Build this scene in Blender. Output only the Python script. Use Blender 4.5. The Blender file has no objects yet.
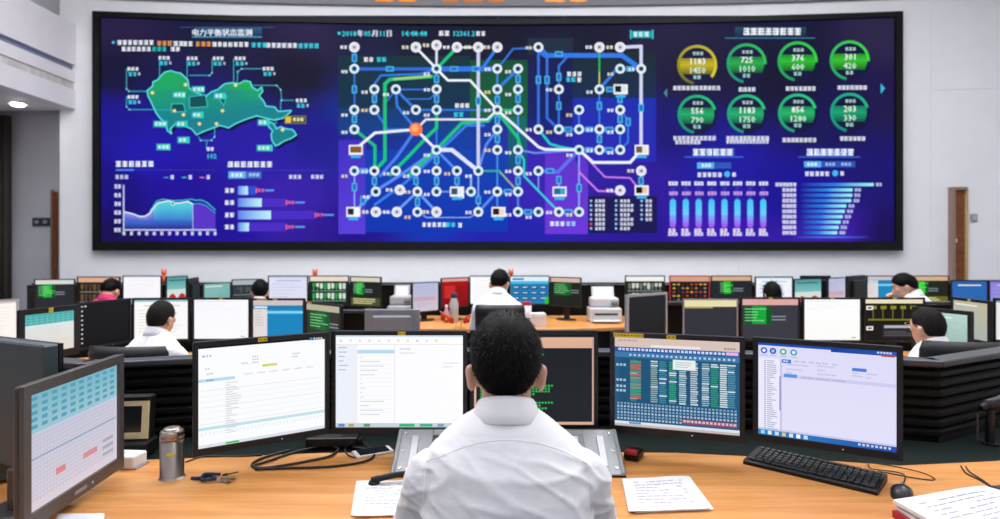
import bpy, bmesh, math, random
from mathutils import Vector, Matrix, noise
from mathutils.geometry import tessellate_polygon
from mathutils.bvhtree import BVHTree

random.seed(7)
scene = bpy.context.scene
COL = scene.collection
PI = math.pi

# ------------------------------------------------------------------ camera, world, light, exposure
F = 600.0            # focal length in pixels of the 1000 px wide frame
HZ = 248.0           # horizon row
CZ = 1.45            # eye height
cam_data = bpy.data.cameras.new('camera')
cam = bpy.data.objects.new('camera', cam_data)
COL.objects.link(cam)
cam.location = (0, 0, CZ)
cam.rotation_euler = (PI / 2, 0, 0)
cam_data.sensor_width = 36.0
cam_data.lens = F / 1000.0 * 36.0
cam_data.shift_y = -(259.5 - HZ) / 1000.0
cam_data.clip_start = 0.05
cam_data.dof.use_dof = True
cam_data.dof.focus_distance = 1.85
cam_data.dof.aperture_fstop = 3.0
scene.camera = cam

world = bpy.data.worlds.new('world')
scene.world = world
world.use_nodes = True
world.node_tree.nodes['Background'].inputs[0].default_value = (0.8, 0.85, 0.9, 1)
world.node_tree.nodes['Background'].inputs[1].default_value = 0.3

scene.view_settings.view_transform = 'Standard'
scene.view_settings.look = 'None'
scene.view_settings.exposure = 0.0
scene.view_settings.gamma = 1.0
scene.view_settings.use_curve_mapping = False
LAMP_STRENGTH = 9.2     # unseen ceiling luminaires (built with the ceiling below)


def PX(px, Y):
    return (px - 500.0) / F * Y


def PZ(py, Y):
    return CZ - (py - HZ) / F * Y


def on_plane(px, py, z):
    Y = (CZ - z) * F / (py - HZ)
    return Vector((PX(px, Y), Y, z))


# ------------------------------------------------------------------ colours and materials
def lin(h):
    if not isinstance(h, str):
        return tuple(h[:3])
    h = h.lstrip('#')
    out = []
    for i in (0, 2, 4):
        c = int(h[i:i + 2], 16) / 255.0
        out.append(c / 12.92 if c <= 0.04045 else ((c + 0.055) / 1.055) ** 2.4)
    return tuple(out)


MATS = {}


def mat(name, col, rough=0.5, metal=0.0, spec=0.5, var=0.06, scale=40.0, bump=0.0, bscale=120.0, emit=0.0, coat=0.0, stretch=(1, 1, 1)):
    if name in MATS:
        return MATS[name]
    m = bpy.data.materials.new(name)
    m.use_nodes = True
    nt = m.node_tree
    b = nt.nodes['Principled BSDF']
    c = lin(col)
    tc = nt.nodes.new('ShaderNodeTexCoord')
    mp = nt.nodes.new('ShaderNodeMapping')
    mp.inputs['Scale'].default_value = stretch
    nt.links.new(tc.outputs['Object'], mp.inputs[0])
    n = nt.nodes.new('ShaderNodeTexNoise')
    n.inputs['Scale'].default_value = scale
    n.inputs['Detail'].default_value = 3
    nt.links.new(mp.outputs[0], n.inputs['Vector'])
    r = nt.nodes.new('ShaderNodeValToRGB')
    r.color_ramp.elements[0].position = 0.3
    r.color_ramp.elements[1].position = 0.7
    r.color_ramp.elements[0].color = tuple(max(0, x * (1 - var)) for x in c) + (1,)
    r.color_ramp.elements[1].color = tuple(min(1, x * (1 + var)) for x in c) + (1,)
    nt.links.new(n.outputs[0], r.inputs[0])
    nt.links.new(r.outputs[0], b.inputs['Base Color'])
    b.inputs['Roughness'].default_value = rough
    b.inputs['Metallic'].default_value = metal
    b.inputs['Specular IOR Level'].default_value = spec
    b.inputs['Coat Weight'].default_value = coat
    if bump:
        n2 = nt.nodes.new('ShaderNodeTexNoise')
        n2.inputs['Scale'].default_value = bscale
        n2.inputs['Detail'].default_value = 4
        nt.links.new(mp.outputs[0], n2.inputs['Vector'])
        bp = nt.nodes.new('ShaderNodeBump')
        bp.inputs['Strength'].default_value = bump
        bp.inputs['Distance'].default_value = 0.01
        nt.links.new(n2.outputs[0], bp.inputs['Height'])
        nt.links.new(bp.outputs[0], b.inputs['Normal'])
    if emit:
        nt.links.new(r.outputs[0], b.inputs['Emission Color'])
        b.inputs['Emission Strength'].default_value = emit
    MATS[name] = m
    return m


def screen_material():
    m = bpy.data.materials.new('lit_screen')
    m.use_nodes = True
    nt = m.node_tree
    b = nt.nodes['Principled BSDF']
    a = nt.nodes.new('ShaderNodeAttribute')
    a.attribute_name = 'Col'
    b.inputs['Base Color'].default_value = (0.003, 0.003, 0.003, 1)
    b.inputs['Roughness'].default_value = 0.45
    b.inputs['Specular IOR Level'].default_value = 0.04
    nt.links.new(a.outputs['Color'], b.inputs['Emission Color'])
    b.inputs['Emission Strength'].default_value = 1.0
    return m


def wood_material(name, c0, c1, c2, rough=0.38, rot=0.0):
    m = bpy.data.materials.new(name)
    m.use_nodes = True
    nt = m.node_tree
    b = nt.nodes['Principled BSDF']
    tc = nt.nodes.new('ShaderNodeTexCoord')
    mp = nt.nodes.new('ShaderNodeMapping')
    mp.inputs['Scale'].default_value = (1.6, 22.0, 22.0)
    mp.inputs['Rotation'].default_value = (0, 0, rot)
    nt.links.new(tc.outputs['Object'], mp.inputs[0])
    n = nt.nodes.new('ShaderNodeTexNoise')
    n.inputs['Scale'].default_value = 1.3
    n.inputs['Detail'].default_value = 6
    n.inputs['Roughness'].default_value = 0.62
    n.inputs['Distortion'].default_value = 0.5
    nt.links.new(mp.outputs[0], n.inputs['Vector'])
    r = nt.nodes.new('ShaderNodeValToRGB')
    e = r.color_ramp.elements
    e[0].position = 0.28
    e[0].color = lin(c0) + (1,)
    e[1].position = 0.72
    e[1].color = lin(c2) + (1,)
    k = e.new(0.5)
    k.color = lin(c1) + (1,)
    nt.links.new(n.outputs[0], r.inputs[0])
    nt.links.new(r.outputs[0], b.inputs['Base Color'])
    b.inputs['Roughness'].default_value = rough
    b.inputs['Specular IOR Level'].default_value = 0.4
    MATS[name] = m
    return m


M_SCREEN = screen_material()
M_WOOD = wood_material('beech_worktop', '#bd7a3a', '#d28f4e', '#dda363')
M_DOORWOOD = wood_material('door_wood', '#5e2f14', '#7a421f', '#8c5128', 0.45, PI / 2)
M_WALL = mat('wall_paint', '#e6e7ea', 0.75, var=0.015, scale=3, bump=0.03, bscale=200)
M_WALLG = mat('grey_wall_paint', '#b9b9bf', 0.7, var=0.02, scale=3)
M_FASCIA = mat('fascia_paint', '#dcd7db', 0.6, var=0.02, scale=4)
M_STONE = mat('fascia_stone', '#c2bcb8', 0.8, var=0.22, scale=9, bump=0.4, bscale=25, stretch=(1, 1.0, .25))
M_SLOT = mat('vent_slot', '#7d84a0', 0.6)
M_CEIL = mat('ceiling_paint', '#e9eaec', 0.8, var=0.01)
M_CARPET = mat('carpet', '#8b8c92', 0.95, var=0.25, scale=90, bump=0.4, bscale=300, spec=0.1)  # grey lightened so the hidden floor bounces light into the room
M_BLACK = mat('black_plastic', '#121315', 0.42, var=0.05, spec=0.3, bump=0.05, bscale=900)
M_BEZEL = mat('bezel_plastic', '#1c1c1f', 0.4, var=0.05, spec=0.3, bump=0.04, bscale=900)
M_SHELL = mat('monitor_shell', '#161b1e', 0.5, var=0.08, spec=0.3, bump=0.06, bscale=700)
M_SILVER = mat('silver_plastic', '#b4b5b9', 0.35, metal=0.35, var=0.03)
M_GREYP = mat('grey_plastic', '#8f9095', 0.5, var=0.03)
M_STEEL = mat('brushed_steel', '#a89d95', 0.34, metal=1.0, var=0.08, scale=60, stretch=(1, 1, 40))
M_ALU = mat('aluminium', '#96999c', 0.45, metal=0.5, var=0.05, scale=50, stretch=(30, 1, 1))
M_SLAT = mat('black_slat', '#0c0c0d', 0.5, var=0.08, scale=20, spec=0.18)
M_RAIL = mat('grey_rail', '#3c3e42', 0.42, metal=0.2, var=0.04)
M_TROUGH = mat('black_trough', '#16211f', 0.9, var=0.25, scale=200, spec=0.15)
M_LEATHER = mat('black_leather', '#1b1c20', 0.45, var=0.08, spec=0.35, bump=0.15, bscale=160)
M_STICK = mat('yellow_sticker', '#d9bd1c', 0.5, var=0.03)
M_PRINT = mat('black_print', '#7a6a18', 0.6)
M_PAPER = mat('paper', '#dedee1', 0.8, var=0.01)
M_PAPERPRINT = mat('paper_print', '#a4a5b2', 0.8)
M_WHITE = mat('white_plastic', '#e6e6e8', 0.4, var=0.01)
M_BEIGE = mat('beige_plastic', '#d8c9a4', 0.5, var=0.03)
M_RED = mat('red_plastic', '#a81f2c', 0.45)
M_REDCLOTH = mat('red_cloth', '#cf2a1c', 0.7, var=0.06)
M_YELLOW = mat('emblem_yellow', '#f0c51c', 0.6)
M_SKIN = mat('skin', '#d8a68d', 0.5, var=0.05, scale=30, bump=0.03, bscale=400)
M_LIPS = mat('lips', '#b06a60', 0.45)
M_HAIR = mat('black_hair', '#080707', 0.55, var=0.25, scale=200, spec=0.11)
M_HAIRG = mat('cropped_dark_hair', '#231f1e', 0.65, var=0.25, scale=200, spec=0.1)
M_TROUSER = mat('dark_trousers', '#20222b', 0.85, var=0.1, bump=0.1)
M_SHOE = mat('black_shoe', '#141414', 0.35)
M_PINK = mat('pink_shirt', '#d0306a', 0.8, var=0.06, bump=0.1, bscale=60)
M_EYEW = mat('eye_white', '#e8e4e0', 0.3)
M_EYED = mat('eye_dark', '#1a1210', 0.2)
M_GOLD = mat('gilt_metal', '#c8b27a', 0.3, metal=0.8)
M_CHROME = mat('chrome', '#c8c8cc', 0.18, metal=1.0)
M_CURTAIN = mat('dark_curtain', '#3a3330', 0.9, var=0.15, scale=12, stretch=(6, 6, .3))
M_SIGN = mat('dark_sign', '#2a2b30', 0.4)
M_KEY = mat('key_plastic', '#26282c', 0.45)
M_CABLE = mat('black_cable', '#0f1012', 0.45)
M_BLUECLOTH = mat('navy_cord', '#1d2b4a', 0.7)
M_PLASTIC_PINK = mat('pink_bottle_plastic', '#c98a94', 0.25)
M_DARKSCREEN = mat('dark_glass', '#1c2228', 0.2)


def shirt_material():
    m = bpy.data.materials.new('white_shirt_cloth')
    m.use_nodes = True
    nt = m.node_tree
    b = nt.nodes['Principled BSDF']
    b.inputs['Base Color'].default_value = (0.87, 0.87, 0.90, 1)
    b.inputs['Roughness'].default_value = 0.85
    b.inputs['Specular IOR Level'].default_value = 0.2
    b.inputs['Sheen Weight'].default_value = 0.15
    tc = nt.nodes.new('ShaderNodeTexCoord')
    mp = nt.nodes.new('ShaderNodeMapping')
    mp.inputs['Scale'].default_value = (2.2, 4, 9)
    mp.inputs['Rotation'].default_value = (0.2, 0.5, 0.1)
    nt.links.new(tc.outputs['Object'], mp.inputs[0])
    n = nt.nodes.new('ShaderNodeTexNoise')
    n.inputs['Scale'].default_value = 1.6
    n.inputs['Detail'].default_value = 3
    n.inputs['Distortion'].default_value = 0.3
    nt.links.new(mp.outputs[0], n.inputs['Vector'])
    w = nt.nodes.new('ShaderNodeTexNoise')
    w.inputs['Scale'].default_value = 900
    nt.links.new(tc.outputs['Object'], w.inputs['Vector'])
    b1 = nt.nodes.new('ShaderNodeBump')
    b1.inputs['Strength'].default_value = 0.3
    b1.inputs['Distance'].default_value = 0.02
    nt.links.new(n.outputs[0], b1.inputs['Height'])
    b2 = nt.nodes.new('ShaderNodeBump')
    b2.inputs['Strength'].default_value = 0.08
    b2.inputs['Distance'].default_value = 0.002
    nt.links.new(w.outputs[0], b2.inputs['Height'])
    nt.links.new(b1.outputs[0], b2.inputs['Normal'])
    nt.links.new(b2.outputs[0], b.inputs['Normal'])
    return m


M_SHIRT = shirt_material()


# ------------------------------------------------------------------ mesh helpers
def obj(name, me, m=None, parent=None, loc=None, smooth=False):
    if isinstance(me, bmesh.types.BMesh):
        b = me
        me = bpy.data.meshes.new(name)
        bmesh.ops.recalc_face_normals(b, faces=b.faces)
        b.to_mesh(me)
        b.free()
    o = bpy.data.objects.new(name, me)
    COL.objects.link(o)
    if m is not None and not me.materials:
        me.materials.append(m)
    if parent is not None:
        o.parent = parent
    if loc is not None:
        o.location = loc
    if smooth:
        for p in me.polygons:
            p.use_smooth = True
    return o


def thing(name, label, cat, loc=(0, 0, 0), rz=0.0, group=None):
    o = bpy.data.objects.new(name, None)
    COL.objects.link(o)
    o.empty_display_size = 0.05
    o.location = loc
    o.rotation_euler = (0, 0, rz)
    return tag(o, label, cat, group)


def tag(o, label, cat, group=None):
    o['label'] = label
    o['category'] = cat
    if group:
        o['group'] = group
    return o


def struct(o, label=None):
    o['kind'] = 'structure'
    if label:
        o['label'] = label
    return o


def box(bm, x0, x1, y0, y1, z0, z1, bevel=0.0, mx=None, seg=1):
    vs = [bm.verts.new((x, y, z)) for z in (z0, z1) for y in (y0, y1) for x in (x0, x1)]
    fs = [(0, 2, 3, 1), (4, 5, 7, 6), (0, 1, 5, 4), (2, 6, 7, 3), (0, 4, 6, 2), (1, 3, 7, 5)]
    faces = [bm.faces.new([vs[i] for i in f]) for f in fs]
    if mx is not None:
        bmesh.ops.transform(bm, matrix=mx, verts=vs)
    if bevel:
        es = list({e for f in faces for e in f.edges})
        bmesh.ops.bevel(bm, geom=es, offset=bevel, segments=seg, affect='EDGES', profile=0.5)
    return bm


def BX(x0, x1, y0, y1, z0, z1, bevel=0.0, mx=None, seg=1):
    return box(bmesh.new(), x0, x1, y0, y1, z0, z1, bevel, mx, seg)


def prism(pts, z0, z1, bm=None, bevel=0.0):
    bm = bm or bmesh.new()
    lo = [bm.verts.new((p[0], p[1], z0)) for p in pts]
    hi = [bm.verts.new((p[0], p[1], z1)) for p in pts]
    n = len(pts)
    bm.faces.new(lo[::-1])
    bm.faces.new(hi)
    side = []
    for i in range(n):
        side.append(bm.faces.new((lo[i], lo[(i + 1) % n], hi[(i + 1) % n], hi[i])))
    if bevel:
        es = [e for e in bm.edges if abs(e.verts[0].co.z - z1) < 1e-6 and abs(e.verts[1].co.z - z1) < 1e-6]
        bmesh.ops.bevel(bm, geom=es, offset=bevel, segments=2, affect='EDGES', profile=0.5)
    return bm


def lathe(profile, n=24, bm=None, mx=None):
    """profile: list of (r, z)"""
    bm = bm or bmesh.new()
    rings = []
    new = []
    for r, z in profile:
        if r < 1e-6:
            v = bm.verts.new((0, 0, z))
            rings.append([v])
            new.append(v)
        else:
            ring = [bm.verts.new((r * math.cos(2 * PI * i / n), r * math.sin(2 * PI * i / n), z)) for i in range(n)]
            rings.append(ring)
            new += ring
    for a, b in zip(rings, rings[1:]):
        for i in range(n):
            j = (i + 1) % n
            if len(a) == 1 and len(b) == 1:
                continue
            if len(a) == 1:
                bm.faces.new((a[0], b[j], b[i]))
            elif len(b) == 1:
                bm.faces.new((a[i], a[j], b[0]))
            else:
                bm.faces.new((a[i], a[j], b[j], b[i]))
    for ring, flip in ((rings[0], True), (rings[-1], False)):
        if len(ring) > 1:
            bm.faces.new(ring[::-1] if flip else ring)
    if mx is not None:
        bmesh.ops.transform(bm, matrix=mx, verts=new)
    return bm


def tube(bm, pts, r, n=8, closed_ends=True):
    pts = [Vector(p) for p in pts]
    rr = r if isinstance(r, (list, tuple)) else [r] * len(pts)
    rings = []
    prev = None
    for i, p in enumerate(pts):
        d = (pts[min(i + 1, len(pts) - 1)] - pts[max(i - 1, 0)]).normalized()
        up = prev if prev is not None else (Vector((0, 0, 1)) if abs(d.z) < 0.9 else Vector((1, 0, 0)))
        a = d.cross(up)
        if a.length < 1e-5:
            a = d.cross(Vector((0.3, 0.8, 0.5)))
        a.normalize()
        b = a.cross(d).normalized()
        prev = b
        rings.append([bm.verts.new(p + (a * math.cos(2 * PI * k / n) + b * math.sin(2 * PI * k / n)) * rr[i]) for k in range(n)])
    for s, t in zip(rings, rings[1:]):
        for k in range(n):
            j = (k + 1) % n
            bm.faces.new((s[k], s[j], t[j], t[k]))
    if closed_ends:
        bm.faces.new(rings[0][::-1])
        bm.faces.new(rings[-1])
    return bm


def smooth_curve(pts, n=8):
    pts = [Vector(p) for p in pts]
    out = []
    for i in range(len(pts) - 1):
        p0, p1, p2, p3 = pts[max(i - 1, 0)], pts[i], pts[i + 1], pts[min(i + 2, len(pts) - 1)]
        for k in range(n):
            t = k / n
            out.append(0.5 * ((2 * p1) + (p2 - p0) * t + (2 * p0 - 5 * p1 + 4 * p2 - p3) * t * t + (3 * p1 - p0 - 3 * p2 + p3) * t ** 3))
    out.append(pts[-1])
    return out


def RZ(a):
    return Matrix.Rotation(a, 4, 'Z')


def RX(a):
    return Matrix.Rotation(a, 4, 'X')


def T(*v):
    return Matrix.Translation(Vector(v))


# ------------------------------------------------------------------ text outlines as flat triangles
_TXT = {}


def text_tris(s):
    """(triangles as 2-D points, width) of a string of height about 1, left at 0, baseline 0"""
    if s in _TXT:
        return _TXT[s]
    c = bpy.data.curves.new('t', 'FONT')
    c.body = s
    c.resolution_u = 1
    c.fill_mode = 'FRONT'
    o = bpy.data.objects.new('t', c)
    COL.objects.link(o)
    dg = bpy.context.evaluated_depsgraph_get()
    me = bpy.data.meshes.new_from_object(o.evaluated_get(dg))
    me.calc_loop_triangles()
    vs = [(v.co.x, v.co.y) for v in me.vertices]
    tr = [[vs[i] for i in t.vertices] for t in me.loop_triangles]
    w = max([p[0] for p in vs], default=0.0)
    bpy.data.objects.remove(o)
    bpy.data.curves.remove(c)
    bpy.data.meshes.remove(me)
    _TXT[s] = (tr, w)
    return _TXT[s]


class Canvas:
    """2-D drawing (x right, y down) turned into one lit mesh on a screen"""

    def __init__(self):
        self.f = []
        self.rng = random.Random(3)

    def poly(self, pts, col, layer=1):
        cols = [lin(col)] * len(pts) if isinstance(col, str) or not isinstance(col[0], (list, tuple, str)) else [lin(c) for c in col]
        if len(pts) <= 4:
            self.f.append((list(pts), cols, layer))
        else:
            for t in tessellate_polygon([[Vector((p[0], p[1], 0)) for p in pts]]):
                self.f.append(([pts[i] for i in t], [cols[i] for i in t], layer))

    def rect(self, x0, y0, x1, y1, col, layer=1, col2=None, horiz=False):
        if col2 is None:
            self.poly([(x0, y0), (x1, y0), (x1, y1), (x0, y1)], col, layer)
        else:
            c = [col, col2, col2, col] if horiz else [col, col, col2, col2]
            self.poly([(x0, y0), (x1, y0), (x1, y1), (x0, y1)], c, layer)

    def line(self, pts, w, col, layer=2):
        for (x0, y0), (x1, y1) in zip(pts, pts[1:]):
            d = math.hypot(x1 - x0, y1 - y0) or 1
            nx, ny = -(y1 - y0) / d * w / 2, (x1 - x0) / d * w / 2
            ex, ey = (x1 - x0) / d * w * .3, (y1 - y0) / d * w * .3
            self.poly([(x0 + nx - ex, y0 + ny - ey), (x1 + nx + ex, y1 + ny + ey), (x1 - nx + ex, y1 - ny + ey), (x0 - nx - ex, y0 - ny - ey)], col, layer)

    def disc(self, x, y, r, col, layer=4, n=14, asp=1.0):
        self.poly([(x + r * math.cos(2 * PI * i / n), y + r * asp * math.sin(2 * PI * i / n)) for i in range(n)], col, layer)

    def ring(self, x, y, r0, r1, a0, a1, c0, c1, layer=4, n=28):
        c0, c1 = lin(c0), lin(c1)
        for i in range(n):
            t0, t1 = i / n, (i + 1) / n
            u0, u1 = math.radians(a0 + (a1 - a0) * t0), math.radians(a0 + (a1 - a0) * t1)
            k0 = tuple(a + (b - a) * t0 for a, b in zip(c0, c1))
            k1 = tuple(a + (b - a) * t1 for a, b in zip(c0, c1))
            P = lambda r, u: (x + r * math.cos(u), y + r * math.sin(u))
            self.poly([P(r0, u0), P(r1, u0), P(r1, u1), P(r0, u1)], [k0, k0, k1, k1], layer)

    def text(self, s, x, y, size, col, layer=6, align='l', fat=0.0, sx=1.0):
        tr, w = text_tris(s)
        w *= size * sx
        x0 = x - (w / 2 if align == 'c' else w if align == 'r' else 0)
        for dx in ((0,) if not fat else (-fat, fat)):
            for t in tr:
                self.f.append(([(x0 + dx + p[0] * size * sx, y - p[1] * size) for p in t], [lin(col)] * 3, layer + (0.2 if dx > 0 else 0)))

    def fit(self, s, x0, x1, y, size, col, layer=6, fat=0.0):
        self.text(s, x0, y, size, col, layer, fat=fat, sx=(x1 - x0) / (text_tris(s)[1] * size))

    def glyphs(self, x0, x1, y, h, col, layer=6, gap=0.22, asp=0.95):
        """a run of writing too blurred to read: little strokes the size of characters"""
        w = h * asp
        x = x0
        while x + w * 0.6 <= x1:
            for k in range(3):
                yy = y + h * (0.02 + 0.36 * k)
                a = self.rng.random() * 0.25
                self.rect(x + w * a * .5, yy, x + w * (1 - a * .4), yy + h * 0.24, col, layer)
            xx = x + w * self.rng.choice((0.15, 0.4, 0.6))
            self.rect(xx, y, xx + w * 0.24, y + h, col, layer)
            x += w * (1 + gap)

    def build(self, name, mapping, parent=None, mt=None, maxlen=None):
        verts, faces, cols = [], [], []
        work = [(list(p), list(c), l) for p, c, l in self.f]
        out = []
        while work:
            pts, cs, layer = work.pop()
            n = len(pts)
            if maxlen:
                el = [math.hypot(pts[i][0] - pts[(i + 1) % n][0], pts[i][1] - pts[(i + 1) % n][1]) for i in range(n)]
                k = max(range(n), key=lambda i: el[i])
                ex = max(p[0] for p in pts) - min(p[0] for p in pts)
                if ex > maxlen:
                    mid = lambda i, j: ((pts[i][0] + pts[j][0]) / 2, (pts[i][1] + pts[j][1]) / 2)
                    mc = lambda i, j: tuple((u + v) / 2 for u, v in zip(cs[i], cs[j]))
                    a, b = k, (k + 1) % n
                    if n == 3:
                        c = (k + 2) % 3
                        m = mid(a, b)
                        work.append(([pts[a], m, pts[c]], [cs[a], mc(a, b), cs[c]], layer))
                        work.append(([m, pts[b], pts[c]], [mc(a, b), cs[b], cs[c]], layer))
                    else:
                        c, d = (k + 2) % 4, (k + 3) % 4
                        m, q = mid(a, b), mid(c, d)
                        work.append(([pts[a], m, q, pts[d]], [cs[a], mc(a, b), mc(c, d), cs[d]], layer))
                        work.append(([m, pts[b], pts[c], q], [mc(a, b), cs[b], cs[c], mc(c, d)], layer))
                    continue
            out.append((pts, cs, layer))
        for pts, cs, layer in out:
            i0 = len(verts)
            verts += [mapping(p[0], p[1], layer) for p in pts]
            faces.append(list(range(i0, i0 + len(pts))))
            cols += cs
        me = bpy.data.meshes.new(name)
        me.from_pydata(verts, [], faces)
        at = me.color_attributes.new('Col', 'FLOAT_COLOR', 'CORNER')
        buf = []
        for c in cols:
            buf += [c[0], c[1], c[2], 1.0]
        at.data.foreach_set('color', buf)
        me.materials.append(mt or M_SCREEN)
        return obj(name, me, None, parent)

# ------------------------------------------------------------------ the room
FL = -0.15           # main floor; the front desk stands on a low platform at 0
CEIL = 7.2
YC, KARC = 11.385, 0.00695     # the video wall and the wall behind it curve gently


def arc(X, off=0.0):
    return YC + off - KARC * X * X


struct(obj('floor', BX(-12.2, 11, 2.75, 14, FL - 0.1, FL), M_CARPET), 'mid-grey carpeted floor')
struct(obj('floor_platform', BX(-12.2, 11, -5.2, 2.75, FL - 0.1, 0.0), M_CARPET), 'raised carpeted platform under the front desk')
struct(obj('ceiling', BX(-12.2, 11, -5.2, 12.2, CEIL, CEIL + 0.1), M_CEIL), 'white ceiling')
struct(obj('wall_left', BX(-12.3, -12.1, -5.2, 12.2, FL, CEIL), M_WALL), 'white side wall')
struct(obj('wall_right', BX(10.6, 10.8, -5.2, 12.2, FL, CEIL), M_WALL), 'white side wall')
struct(obj('wall_rear', BX(-12.3, 11, -5.4, -5.2, FL, CEIL), M_WALL), 'white rear wall')
struct(obj('wall_alcove', BX(-12.2, -7.9, 11.6, 11.8, FL, 4.5), M_WALLG), 'grey wall of the alcove under the gallery')

struct(obj('wall_gallery', BX(-12.2, -7.9, 11.6, 11.8, 4.5, CEIL), M_WALL), 'white wall above the gallery beam')


def curved_slab(name, x0, x1, z0, z1, off0, off1, m, parent=None, step=0.4):
    n = max(1, int(round((x1 - x0) / step)))
    bm = bmesh.new()
    rows = []
    for i in range(n + 1):
        X = x0 + (x1 - x0) * i / n
        rows.append([bm.verts.new((X, arc(X, o), z)) for o, z in ((off0, z0), (off1, z0), (off1, z1), (off0, z1))])
    for a, b in zip(rows, rows[1:]):
        for k in range(4):
            bm.faces.new((a[k], a[(k + 1) % 4], b[(k + 1) % 4], b[k]))
    bm.faces.new(rows[0])
    bm.faces.new(rows[-1][::-1])
    return obj(name, bm, m, parent)


wall_back = struct(curved_slab('wall_back', -8.08, 10.7, FL, CEIL, 0.10, 0.20, M_WALL), 'curved white front wall')
zs = [FL, 2.29, 4.35, CEIL]
xs = [-8.08, -6.3, -4.5, -2.7, -0.9, 0.9, 2.7, 4.5, 6.3, 7.92, 9.2, 10.7]
for i in range(len(xs) - 1):
    for j in range(3):
        if i == 9 and j < 2:
            continue
        curved_slab('wall_panel', xs[i] + (0 if i == 0 else .002), xs[i + 1] - .002, zs[j] + .002, zs[j + 1] - .002, 0.08, 0.10, M_WALL, wall_back)
# the panels round the narrow door on the right
DX0, DX1, DZ = 8.22, 8.50, 2.54
curved_slab('wall_panel', 7.922, DX0, FL, DZ, 0.08, 0.10, M_WALL, wall_back)
curved_slab('wall_panel', DX1, 9.198, FL, DZ, 0.08, 0.10, M_WALL, wall_back)
curved_slab('wall_panel', 7.922, 9.198, DZ + .002, 4.348, 0.08, 0.10, M_WALL, wall_back)
yd = arc(8.36, 0.08)
d = struct(obj('door_1', BX(DX0 + .05, DX1 - .02, yd - .03, yd + .02, FL, DZ - .03, 0.004), M_DOORWOOD), 'narrow dark brown wooden door')
obj('door_frame', BX(DX0 - .01, DX0 + .05, yd - .09, yd + .02, FL, DZ + .02), mat('door_frame_wood', '#8d7568', .5), d)
obj('door_frame', BX(DX1 - .02, DX1 + .02, yd - .06, yd + .02, FL, DZ + .02), mat('door_frame_light', '#b9a06a', .5), d)
obj('door_frame', BX(DX0 + .05, DX1 - .02, yd - .09, yd + .02, DZ - .03, DZ + .02), MATS['door_frame_wood'], d)
obj('door_handle', BX(DX0 + .06, DX0 + .10, yd - .07, yd - .03, 1.55, 1.62, 0.006), M_CHROME, d)
sw = thing('switch_plate', 'small grey switch box on the wall beside the narrow door', 'switch', (8.63, arc(8.63, .08), 2.0))
obj('plate', BX(-.06, .06, -.03, 0, -.07, .07, .006), M_GREYP, sw)
obj('rocker', BX(-.03, .03, -.036, -.03, -.04, .04, .003), M_SILVER, sw)

# gallery on the left: fascia running towards the camera, with vent slot and stone band
g = struct(obj('trim_1', BX(-12.1, -7.88, -5.2, 11.14, 4.0, 5.55), M_FASCIA), 'pale grey gallery beam along the left side')
for z0, z1, x, m, nm in ((4.805, 5.557, -7.80, M_FASCIA, 'fascia_board'), (4.70, 4.805, -7.865, M_SLOT, 'vent_slot'), (4.49, 4.70, -7.81, M_FASCIA, 'fascia_board'),
                         (4.35, 4.49, -7.835, M_STONE, 'stone_band'), (4.0, 4.35, -7.80, M_FASCIA, 'fascia_board')):
    obj(nm, BX(-7.88, x, -5.2, 11.14, z0, z1), m, g)
for y in (9.3, 6.6, 3.9):
    obj('vent_divider', BX(-7.868, -7.81, y - .04, y + .04, 4.70, 4.805), M_FASCIA, g)
struct(obj('wall_return', BX(-8.08, -8.01, 11.1, 11.6, FL, CEIL), M_WALL), 'edge of the front wall')
ya = 11.6
d2 = struct(obj('door_2', BX(PX(54.5, ya), PX(58.5, ya), ya - .05, ya - .01, FL, PZ(192, ya)), M_DOORWOOD), 'dark brown door edge in the alcove')
obj('door_frame', BX(PX(53, ya), PX(54.5, ya), ya - .07, ya, FL, PZ(190, ya)), MATS['door_frame_wood'], d2)
sg = thing('wall_sign', 'small dark sign plate on the grey alcove wall', 'sign', (PX(42, ya), ya, PZ(222, ya)))
obj('plate', BX(-.17, .17, -.03, 0, -.08, .08, .005), M_SIGN, sg)
for s in (-1, 1):
    obj('pictogram', BX(s * .08 - .035, s * .08 + .035, -.034, -.03, -.03, .03), M_GREYP, sg)
# curtain
bm = bmesh.new()
n = 60
rows = []
for i in range(n + 1):
    x = -9.32 - 1.6 * i / n
    y = 11.42 + .05 * math.sin(i * 1.25) + .02 * math.sin(i * .53)
    rows.append([bm.verts.new((x, y, z)) for z in (FL + .02, 3.98)] + [bm.verts.new((x, y + .012, z)) for z in (3.98, FL + .02)])
for a, b in zip(rows, rows[1:]):
    for k in range(4):
        bm.faces.new((a[k], a[(k + 1) % 4], b[(k + 1) % 4], b[k]))
bm.faces.new(rows[0])
bm.faces.new(rows[-1])
tag(obj('curtain', bm, M_CURTAIN, smooth=True), 'long dark brown curtain hanging in the alcove at the left edge', 'curtain')
# recessed downlight in the gallery soffit
dl = thing('downlight', 'round recessed downlight glowing under the gallery beam', 'light', (-8.48, 10.55, 4.0))
obj('trim_ring', lathe([(.12, -.02), (.15, -.02), (.15, 0), (.12, 0), (.12, -.02)], 24), M_WHITE, dl)
obj('lamp', lathe([(0.0, -.055), (.08, -.05), (.105, -.03), (.105, -.004), (0, -.004)], 24), mat('downlight_glow', '#fff6ea', .5, emit=30.0, var=0), dl)
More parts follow.
